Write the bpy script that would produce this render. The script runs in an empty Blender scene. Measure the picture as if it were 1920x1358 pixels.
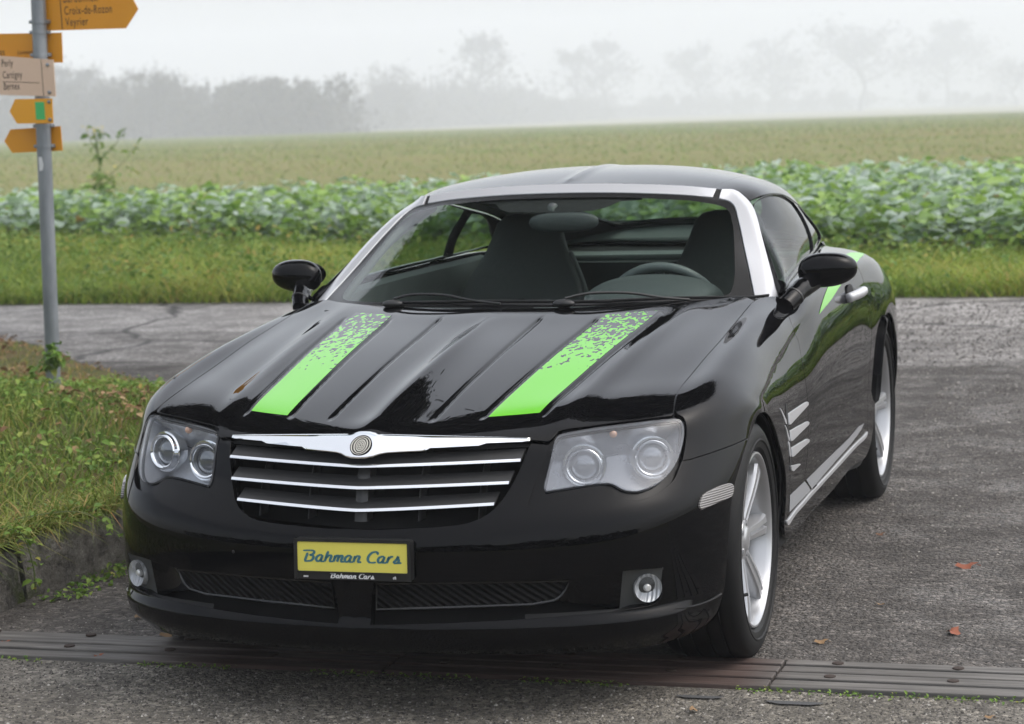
import bpy, bmesh, math, random
import numpy as np
from mathutils import Vector, Matrix
from mathutils.geometry import delaunay_2d_cdt

S = bpy.context.scene
# ---------------------------------------------------------------- camera
CAM_F, CAM_P, CAM_YPR = 4281.53, (1.98527, -5.92656, 1.51334), (-.295744, -.115669, -.034983)
cam = bpy.data.objects.new('camera', bpy.data.cameras.new('camera'))
S.collection.objects.link(cam); S.camera = cam
cam.data.sensor_width = 36; cam.data.lens = CAM_F * 36 / 1920
cam.data.clip_start = .1; cam.data.clip_end = 3000
_y, _p, _r = CAM_YPR
_d = Vector((math.sin(_y) * math.cos(_p), math.cos(_y) * math.cos(_p), math.sin(_p)))
_x = Vector((math.cos(_y), -math.sin(_y), 0)); _u = _x.cross(_d)
_cx = math.cos(_r) * _x + math.sin(_r) * _u; _cu = -math.sin(_r) * _x + math.cos(_r) * _u
cam.matrix_world = Matrix(((_cx.x, _cu.x, -_d.x, CAM_P[0]), (_cx.y, _cu.y, -_d.y, CAM_P[1]), (_cx.z, _cu.z, -_d.z, CAM_P[2]), (0, 0, 0, 1)))
cam.data.dof.use_dof = True; cam.data.dof.focus_distance = 6.1; cam.data.dof.aperture_fstop = 6.0

FOG = .0013
# ---------------------------------------------------------------- daylight: overcast, foggy
SUN_EL, SUN_AZ = math.radians(55), math.radians(75)
W = bpy.data.worlds.new('World'); S.world = W; W.use_nodes = True
nt = W.node_tree; bg = nt.nodes['Background']
sky = nt.nodes.new('ShaderNodeTexSky'); sky.sky_type = 'NISHITA'; sky.sun_disc = False
sky.sun_elevation = SUN_EL; sky.sun_rotation = SUN_AZ; sky.dust_density = 4.0; sky.air_density = 1.0; sky.ozone_density = 1.0
hs = nt.nodes.new('ShaderNodeHueSaturation'); hs.inputs['Saturation'].default_value = .42
nt.links.new(sky.outputs[0], hs.inputs['Color']); nt.links.new(hs.outputs[0], bg.inputs['Color'])
bg.inputs['Strength'].default_value = .13
sun = bpy.data.objects.new('sun', bpy.data.lights.new('sun', 'SUN')); S.collection.objects.link(sun)
sun.data.energy = .5; sun.data.angle = math.radians(178); sun.data.color = (1, .985, .96)
_s = Vector((math.sin(SUN_AZ) * math.cos(SUN_EL), math.cos(SUN_AZ) * math.cos(SUN_EL), math.sin(SUN_EL)))
sun.rotation_euler = _s.to_track_quat('Z', 'Y').to_euler()
S.view_settings.view_transform = 'Standard'; S.view_settings.look = 'None'
S.view_settings.exposure = 1.22; S.view_settings.gamma = 1.0
S.cycles.use_denoising = True; S.cycles.max_bounces = 8; S.cycles.volume_bounces = 2
# ---------------------------------------------------------------- car surfaces (metres, x = car's left, y = rearwards, z up)
def spl_w(t, q):
    """weights (len(q), n) of the natural cubic spline through knots t"""
    n = len(t); h = np.diff(t)
    A = np.eye(n); R = np.zeros((n, n))
    for i in range(1, n - 1):
        A[i, i - 1:i + 2] = h[i - 1], 2 * (h[i - 1] + h[i]), h[i]
        R[i, i - 1] = 6 / h[i - 1]; R[i, i] = -6 / h[i - 1] - 6 / h[i]; R[i, i + 1] = 6 / h[i]
    S = np.linalg.solve(A, R)
    q = np.clip(np.asarray(q, float), t[0], t[-1])
    k = np.clip(np.searchsorted(t, q, side='right') - 1, 0, n - 2)
    hk = h[k]; a = (t[k + 1] - q) / hk; b = (q - t[k]) / hk
    W = ((a ** 3 - a) * hk * hk / 6)[:, None] * S[k] + ((b ** 3 - b) * hk * hk / 6)[:, None] * S[k + 1]
    r = np.arange(len(q)); W[r, k] += a; W[r, k + 1] += b
    return W

class Patch:
    def __init__(s, rows, disp=None, sym=True, urows=None):
        G = np.array(rows, float)
        s.sym = sym
        if sym: G = np.concatenate([G[:, :0:-1] * [-1, 1, 1], G], 1)
        s.G = G; s.disp = disp
        du = np.sqrt(np.linalg.norm(np.diff(G[:urows], axis=1), axis=2)).mean(0)
        dv = np.sqrt(np.linalg.norm(np.diff(G, axis=0), axis=2)).mean(1)
        s.tu = np.concatenate([[0], np.cumsum(du)]); s.tv = np.concatenate([[0], np.cumsum(dv)])
        if sym: s.tu = s.tu - s.tu[-1] / 2
        s.u0 = 0.0; s.u1 = s.tu[-1]; s.v1 = s.tv[-1]
        s._d = None
    def raw(s, u, v):
        return np.einsum('nv,nu,vuk->nk', spl_w(s.tv, v), spl_w(s.tu, u), s.G, optimize=True)
    def rawn(s, u, v, e=1e-3):
        uu = np.clip(u, s.tu[0] + e, s.u1 - e); vv = np.clip(v, e, s.v1 - e)
        a = s.raw(uu + e, vv) - s.raw(uu - e, vv); b = s.raw(uu, vv + e) - s.raw(uu, vv - e)
        n = np.cross(a, b); return n / (np.linalg.norm(n, axis=1, keepdims=True) + 1e-12)
    def ev(s, u, v):
        u = np.asarray(u, float); v = np.asarray(v, float)
        P = s.raw(u, v)
        if s.disp is not None: P = P + s.rawn(u, v) * s.disp(P)[:, None]
        return P
    def nrm(s, u, v, e=1.2e-3):
        u = np.asarray(u, float); v = np.asarray(v, float)
        uu = np.clip(u, s.tu[0] + e, s.u1 - e); vv = np.clip(v, e, s.v1 - e)
        a = s.ev(uu + e, vv) - s.ev(uu - e, vv); b = s.ev(uu, vv + e) - s.ev(uu, vv - e)
        n = np.cross(a, b); return n / (np.linalg.norm(n, axis=1, keepdims=True) + 1e-12)
    def dense(s, nu=161, nv=261):
        if s._d is None:
            U, V = np.meshgrid(np.linspace(s.u0 if s.sym else s.tu[0], s.u1, nu), np.linspace(0, s.v1, nv))
            s._d = (U.ravel(), V.ravel(), s.ev(U.ravel(), V.ravel()), nu, nv)
        return s._d
    def uv(s, P):
        """nearest (u,v) to 3-D points"""
        P = np.atleast_2d(np.asarray(P, float)); U, V, D, _, _ = s.dense()
        out = []
        for p in P:
            k = ((D - p) ** 2).sum(1).argmin(); out.append((U[k], V[k]))
        o = np.array(out)
        lo = s.u0 if s.sym else s.tu[0]
        for _ in range(6):
            e = 1e-3; u, v = o[:, 0], o[:, 1]
            uu = np.clip(u, lo + e, s.u1 - e); vv = np.clip(v, e, s.v1 - e)
            a = (s.ev(uu + e, vv) - s.ev(uu - e, vv)) / (2 * e); b = (s.ev(uu, vv + e) - s.ev(uu, vv - e)) / (2 * e)
            d = P - s.ev(u, v)
            aa = (a * a).sum(1); bb = (b * b).sum(1); ab = (a * b).sum(1); da = (d * a).sum(1); db = (d * b).sum(1)
            det = aa * bb - ab * ab + 1e-12
            su = (da * bb - db * ab) / det; sv = (db * aa - da * ab) / det
            o = np.stack([np.clip(u + np.clip(su, -.05, .05), lo, s.u1), np.clip(v + np.clip(sv, -.05, .05), 0, s.v1)], 1)
        return o

def zc_hood(y):  # centre line height of the bonnet
    return np.interp(y, [-.70, -.64, -.539, -.40, -.285, -.12, .037, .20, .39, .52, .9], [.676, .694, .7205, .749, .770, .7985, .824, .849, .877, .895, .94])
ZC = np.polyfit(np.linspace(-.6, .6, 60), zc_hood(np.linspace(-.6, .6, 60)), 3)
def hood_z(x, y):
    return np.polyval(ZC, y) - (.033 + .006 * y) * (np.abs(x) / .7) ** 1.7

XH = [0, .15, .30, .42, .53, .63, .706]
def hrow(yc, tail, sweep=.30, xs=.706):
    r = []
    for x in XH:
        x = x * xs / .706; y = yc + sweep * (x / xs) ** 2
        r.append((x, y, hood_z(x, y)))
    return r + tail
BODY_ROWS = [
 # bumper, bottom to nose
 [(0,-.765,.165),(.15,-.755,.163),(.30,-.728,.16),(.42,-.69,.157),(.53,-.645,.154),(.61,-.595,.15),(.665,-.54,.148),(.705,-.485,.148),(.735,-.44,.15),(.762,-.39,.155),(.78,-.36,.162),(.79,-.34,.168),(.795,-.322,.175)],
 [(0,-.793,.19),(.15,-.783,.188),(.30,-.756,.186),(.42,-.72,.184),(.53,-.678,.182),(.62,-.625,.18),(.685,-.563,.18),(.732,-.50,.181),(.764,-.445,.184),(.788,-.395,.188),(.80,-.362,.192),(.806,-.343,.196),(.809,-.326,.20)],
 [(0,-.806,.25),(.15,-.796,.25),(.30,-.769,.249),(.42,-.734,.248),(.53,-.693,.247),(.625,-.642,.246),(.697,-.577,.246),(.748,-.508,.247),(.782,-.447,.248),(.804,-.396,.249),(.816,-.361,.25),(.821,-.345,.25),(.823,-.332,.25)],
 [(0,-.811,.325),(.15,-.801,.325),(.30,-.774,.325),(.42,-.740,.325),(.53,-.700,.325),(.63,-.648,.325),(.704,-.583,.325),(.757,-.51,.325),(.792,-.448,.325),(.814,-.396,.325),(.826,-.362,.325),(.831,-.347,.325),(.833,-.336,.325)],
 [(0,-.812,.405),(.15,-.802,.405),(.30,-.775,.405),(.42,-.741,.405),(.53,-.701,.406),(.63,-.649,.407),(.706,-.583,.408),(.760,-.508,.408),(.796,-.443,.408),(.819,-.388,.408),(.831,-.352,.408),(.8365,-.335,.408),(.839,-.323,.408)],
 [(0,-.802,.462),(.15,-.792,.463),(.30,-.765,.465),(.42,-.730,.469),(.53,-.690,.474),(.63,-.638,.480),(.706,-.573,.484),(.762,-.495,.486),(.799,-.423,.488),(.822,-.365,.489),(.834,-.326,.49),(.8405,-.306,.49),(.843,-.292,.49)],
 [(0,-.775,.503),(.15,-.763,.505),(.30,-.733,.508),(.42,-.695,.513),(.53,-.656,.519),(.63,-.606,.526),(.706,-.538,.531),(.764,-.462,.533),(.803,-.392,.534),(.827,-.33,.534),(.8395,-.288,.534),(.846,-.268,.533),(.848,-.25,.532)],
 [(0,-.745,.572),(.15,-.732,.573),(.30,-.697,.575),(.42,-.628,.578),(.53,-.588,.581),(.63,-.545,.584),(.706,-.488,.587),(.765,-.415,.588),(.806,-.34,.588),(.831,-.275,.587),(.845,-.232,.585),(.8525,-.208,.583),(.855,-.19,.582)],
 [(0,-.719,.637),(.15,-.706,.637),(.30,-.670,.637),(.42,-.588,.635),(.53,-.546,.636),(.63,-.502,.639),(.706,-.446,.642),(.766,-.368,.645),(.809,-.288,.646),(.835,-.215,.642),(.849,-.165,.635),(.857,-.137,.626),(.860,-.118,.62)],
 [(0,-.668,.687),(.15,-.655,.687),(.30,-.618,.683),(.42,-.552,.678),(.53,-.503,.682),(.63,-.455,.689),(.706,-.403,.696),(.768,-.32,.703),(.812,-.225,.704),(.839,-.14,.696),(.8535,-.09,.681),(.861,-.065,.664),(.8635,-.05,.653)],
 # bonnet and front wing
 hrow(-.56,[(.768,-.19,.752),(.813,-.115,.741),(.841,-.05,.719),(.856,-.015,.694),(.8635,.005,.671),(.866,.015,.655)]),
 hrow(-.38,[(.768,-.03,.783),(.813,.02,.762),(.842,.065,.729),(.857,.085,.698),(.8645,.10,.665),(.867,.105,.641)]),
 hrow(-.15,[(.768,.18,.814),(.813,.205,.782),(.843,.215,.731),(.859,.215,.683),(.866,.21,.628),(.868,.20,.59)]),
 hrow(.08,[(.767,.40,.838),(.812,.405,.793),(.843,.39,.726),(.860,.365,.645),(.867,.325,.555),(.868,.285,.497)]),
 hrow(.31,[(.763,.645,.860),(.809,.64,.815),(.841,.615,.740),(.860,.565,.635),(.867,.455,.49),(.866,.332,.37)],xs=.702),
 hrow(.515,[(.754,.88,.882),(.803,.86,.842),(.838,.82,.765),(.862,.765,.635),(.867,.62,.44),(.856,.345,.235)],xs=.694),
 # doors
 [(0,.80,.90),(.15,.80,.90),(.30,.82,.90),(.42,.85,.90),(.53,.90,.90),(.63,.95,.90),(.705,1.0,.902),(.762,1.05,.906),(.808,1.05,.876),(.843,1.04,.795),(.866,1.02,.645),(.869,.95,.44),(.853,.72,.215)],
 [(0,1.2,.90),(.15,1.2,.90),(.30,1.22,.90),(.42,1.25,.90),(.51,1.30,.90),(.595,1.36,.90),(.665,1.42,.91),(.730,1.45,.921),(.800,1.45,.902),(.850,1.44,.815),(.871,1.42,.65),(.872,1.38,.44),(.855,1.25,.213)],
 [(0,1.6,.90),(.15,1.6,.90),(.30,1.62,.90),(.42,1.65,.90),(.50,1.70,.90),(.57,1.76,.90),(.635,1.80,.915),(.700,1.82,.927),(.800,1.83,.914),(.857,1.83,.834),(.876,1.82,.66),(.876,1.78,.45),(.857,1.72,.215)],
 [(0,1.9,.90),(.15,1.9,.90),(.30,1.92,.90),(.42,1.95,.90),(.49,2.0,.90),(.555,2.04,.91),(.612,2.07,.92),(.675,2.09,.932),(.798,2.11,.917),(.860,2.11,.842),(.881,2.10,.70),(.883,2.07,.55),(.868,2.05,.25)],
 [(0,2.2,.90),(.15,2.2,.90),(.30,2.22,.90),(.42,2.25,.90),(.48,2.28,.905),(.54,2.3,.91),(.59,2.32,.92),(.655,2.33,.932),(.798,2.36,.906),(.862,2.36,.838),(.883,2.33,.752),(.888,2.26,.665),(.886,2.17,.592)],
 [(0,2.5,.90),(.15,2.5,.90),(.30,2.5,.90),(.40,2.52,.90),(.47,2.54,.91),(.53,2.55,.92),(.58,2.56,.922),(.645,2.57,.916),(.785,2.58,.882),(.85,2.57,.825),(.88,2.53,.758),(.888,2.47,.708),(.886,2.42,.678)],
 [(0,2.85,.93),(.15,2.85,.93),(.28,2.85,.93),(.38,2.85,.925),(.46,2.85,.92),(.53,2.85,.91),(.60,2.85,.895),(.68,2.84,.875),(.765,2.83,.84),(.825,2.81,.79),(.865,2.76,.715),(.88,2.68,.635),(.883,2.63,.592)],
 [(0,3.16,.91),(.15,3.16,.91),(.28,3.155,.905),(.38,3.15,.895),(.46,3.14,.885),(.53,3.13,.87),(.60,3.11,.85),(.665,3.08,.82),(.73,3.05,.775),(.79,3.01,.71),(.835,2.94,.61),(.86,2.85,.50),(.87,2.745,.40)],
 [(0,3.24,.80),(.15,3.24,.80),(.28,3.235,.79),(.38,3.22,.78),(.46,3.205,.765),(.53,3.185,.75),(.60,3.16,.72),(.66,3.13,.68),(.71,3.09,.62),(.76,3.04,.54),(.80,2.97,.44),(.825,2.88,.34),(.84,2.77,.24)],
 [(0,3.22,.5),(.15,3.22,.5),(.28,3.215,.5),(.38,3.2,.49),(.46,3.185,.48),(.53,3.165,.46),(.60,3.14,.44),(.65,3.11,.41),(.70,3.07,.37),(.74,3.02,.32),(.775,2.96,.27),(.80,2.89,.23),(.815,2.80,.2)],
]
def smooth01(t): t = np.clip(t, 0, 1); return t * t * (3 - 2 * t)
GROOVES = [((.137,-.575),(.154,.43)),((.258,-.545),(.318,.44)),((.403,-.505),(.486,.50))]
def body_disp(P):
    x = np.abs(P[:, 0]); y = P[:, 1]; z = P[:, 2]; d = np.zeros(len(P))
    hood = smooth01((z - .66) / .03) * smooth01((.93 - y) / .05) * (x < .75)
    # bonnet strakes
    for (x0, y0), (x1, y1) in GROOVES:
        t = (y - y0) / (y1 - y0); xc = x0 + (x1 - x0) * t
        fade = smooth01(t / .04) * smooth01((1 - t) / .10)
        d -= hood * fade * .0046 * np.exp(-((x - xc) / .0062) ** 2)
    # centre spine, tapering rearwards
    t = np.clip((y + .70) / 1.09, 0, 1); w = .050 * (1 - .60 * t); hgt = .0175 * (1 - t ** 2.2)
    r = np.sqrt(x * x + .004 ** 2) - .004
    d += hood * hgt * np.exp(-(r / w) ** 1.35)
    # soft shoulder of the bonnet above the lamp
    t = (y + .55) / 1.3; xc = .455 + .10 * t
    d += hood * smooth01((t + .02) / .15) * smooth01((1 - t) / .4) * .007 * np.exp(-((x - xc) / .032) ** 2)
    # lip ledge under the intake, facing up and forwards
    d += (y < -.3) * .017 * smooth01((.262 - z) / .024) * smooth01((-.42 - y) / .12) * smooth01((z - .165) / .05)
    # spear crease on the flank: step in below a rising line
    zl = .70 + (y - .05) * .135
    side = (x > .78) * smooth01((y + .0) / .14) * smooth01((1.15 - y) / .75) * smooth01((z - .45) / .1)
    s = zl - z
    d -= side * .013 * smooth01((s + .004) / .022) * np.exp(-np.clip(s, 0, 1) / .16)
    return d
def respace(row, k0, seg):
    """same curve, columns from k0 on spread by the given spacing, so the spline runs evenly round the corner"""
    P = np.array(row, float); d = np.concatenate([[0], np.cumsum(np.linalg.norm(np.diff(P, axis=0), axis=1))])
    # drop crowded samples before fitting
    keep = [0]
    for i in range(1, len(P)):
        if d[i] - d[keep[-1]] > .030 or i == len(P) - 1: keep.append(i)
    if d[keep[-1]] - d[keep[-2]] < .030: keep.pop(-2)
    t = d[keep]; c = np.concatenate([[0], np.cumsum(seg)]); c = d[k0] + c / c[-1] * (d[-1] - d[k0])
    P[k0:] = spl_w(t, c) @ P[keep]; return [tuple(p) for p in P]
def relax(G, lam, i0, i1, axis):
    """penalised third differences: irons out hand-placed points by a few millimetres"""
    G = np.moveaxis(G, axis, 0).copy(); n = len(G); D = np.diff(np.eye(n), 3, axis=0); W = np.eye(n); W[0, 0] = W[-1, -1] = 30; W[1, 1] = W[-2, -2] = 2
    A = np.linalg.inv(W + lam * D.T @ D) @ W; return np.moveaxis(np.einsum('ij,jkl->ikl', A, G), 0, axis)
BR = [respace(r, 5, (.085, .09, .09, .085, .06, .035, .025)) if k < 9 else r for k, r in enumerate(BODY_ROWS)]
_g = np.array(BR, float); _h = _g.copy(); _f = np.concatenate([_g[:10, :0:-1] * [-1, 1, 1], _g[:10]], 1)
_f = relax(_f, .6, 0, 0, 1); _h[:10] = _f[:, 12:]; _h[:10, 0, 0] = 0
BODY = Patch([[tuple(p) for p in r] for r in _h], body_disp, urows=14)

def wrow(c, i, o, xs=(0, .30, .58, .82, 1.0)):
    """screen row: centre, inner pillar edge, outer pillar edge; bowed like x squared"""
    r = []
    for f in xs: r.append((i[0] * f, c[1] + (i[1] - c[1]) * f ** 2, c[2] + (i[2] - c[2]) * f ** 2.2))
    return r + [tuple((np.array(i) * .45 + np.array(o) * .55) + [.004, -.004, .004]), o]
SCREEN = Patch([
 wrow((0,.512,.893),(.698,.825,.876),(.752,.923,.874)),
 wrow((0,.68,.982),(.650,.970,.962),(.706,1.036,.963)),
 wrow((0,.86,1.068),(.598,1.124,1.061),(.651,1.186,1.064)),
 wrow((0,1.03,1.143),(.553,1.250,1.136),(.604,1.315,1.134)),
 wrow((0,1.165,1.195),(.515,1.285,1.163),(.569,1.365,1.164)),
 wrow((0,1.245,1.224),(.505,1.325,1.193),(.545,1.385,1.180)),
])
def roof_disp(P):
    return .0055 * np.exp(-(np.abs(P[:, 0]) / .012) ** 1.4) * smooth01((2.2 - P[:, 1]) / .5) * smooth01((P[:, 1] - 1.25) / .1)
ROOF = Patch([
 [(0,1.245,1.224),(.2,1.257,1.220),(.36,1.285,1.209),(.465,1.310,1.197),(.512,1.335,1.189),(.552,1.375,1.171),(.578,1.41,1.150)],
 [(0,1.50,1.2525),(.2,1.50,1.248),(.38,1.505,1.233),(.49,1.51,1.216),(.54,1.515,1.202),(.580,1.52,1.182),(.603,1.525,1.163)],
 [(0,1.80,1.2635),(.2,1.80,1.258),(.38,1.80,1.239),(.49,1.80,1.216),(.545,1.80,1.198),(.588,1.80,1.174),(.611,1.80,1.152)],
 [(0,2.10,1.248),(.2,2.10,1.242),(.38,2.10,1.219),(.49,2.10,1.190),(.545,2.10,1.168),(.583,2.10,1.140),(.603,2.10,1.112)],
 [(0,2.40,1.205),(.2,2.40,1.198),(.38,2.40,1.170),(.49,2.40,1.136),(.54,2.40,1.112),(.570,2.40,1.083),(.589,2.40,1.058)],
 [(0,2.75,1.113),(.18,2.75,1.105),(.35,2.75,1.076),(.46,2.75,1.042),(.51,2.75,1.018),(.55,2.75,.99),(.572,2.75,.965)],
 [(0,3.05,1.005),(.16,3.05,.997),(.31,3.05,.973),(.41,3.05,.948),(.46,3.05,.932),(.50,3.04,.915),(.525,3.03,.90)],
 [(0,3.17,.925),(.15,3.17,.92),(.29,3.17,.905),(.39,3.165,.89),(.44,3.16,.88),(.48,3.15,.87),(.50,3.14,.86)],
], roof_disp)
def srow(b, t):
    b = np.array(b); t = np.array(t); r = []
    for f in (0, .25, .5, .75, 1):
        p = b + (t - b) * f; p[0] += .018 * 4 * f * (1 - f); r.append(tuple(p))
    return r[::-1]
SIDE = Patch([srow(*k) for k in [
 ((.757,.90,.884),(.750,.927,.890)),((.766,.985,.904),(.706,1.042,.965)),((.757,1.10,.911),(.651,1.192,1.066)),((.746,1.25,.917),(.604,1.330,1.132)),((.730,1.45,.924),(.603,1.53,1.160)),
 ((.709,1.70,.929),(.611,1.80,1.150)),((.687,1.97,.933),(.603,2.10,1.108)),((.655,2.30,.940),(.588,2.40,1.055)),((.615,2.6,.930),(.572,2.75,.962)),((.57,2.95,.895),(.525,3.03,.90))]], sym=False)
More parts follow.
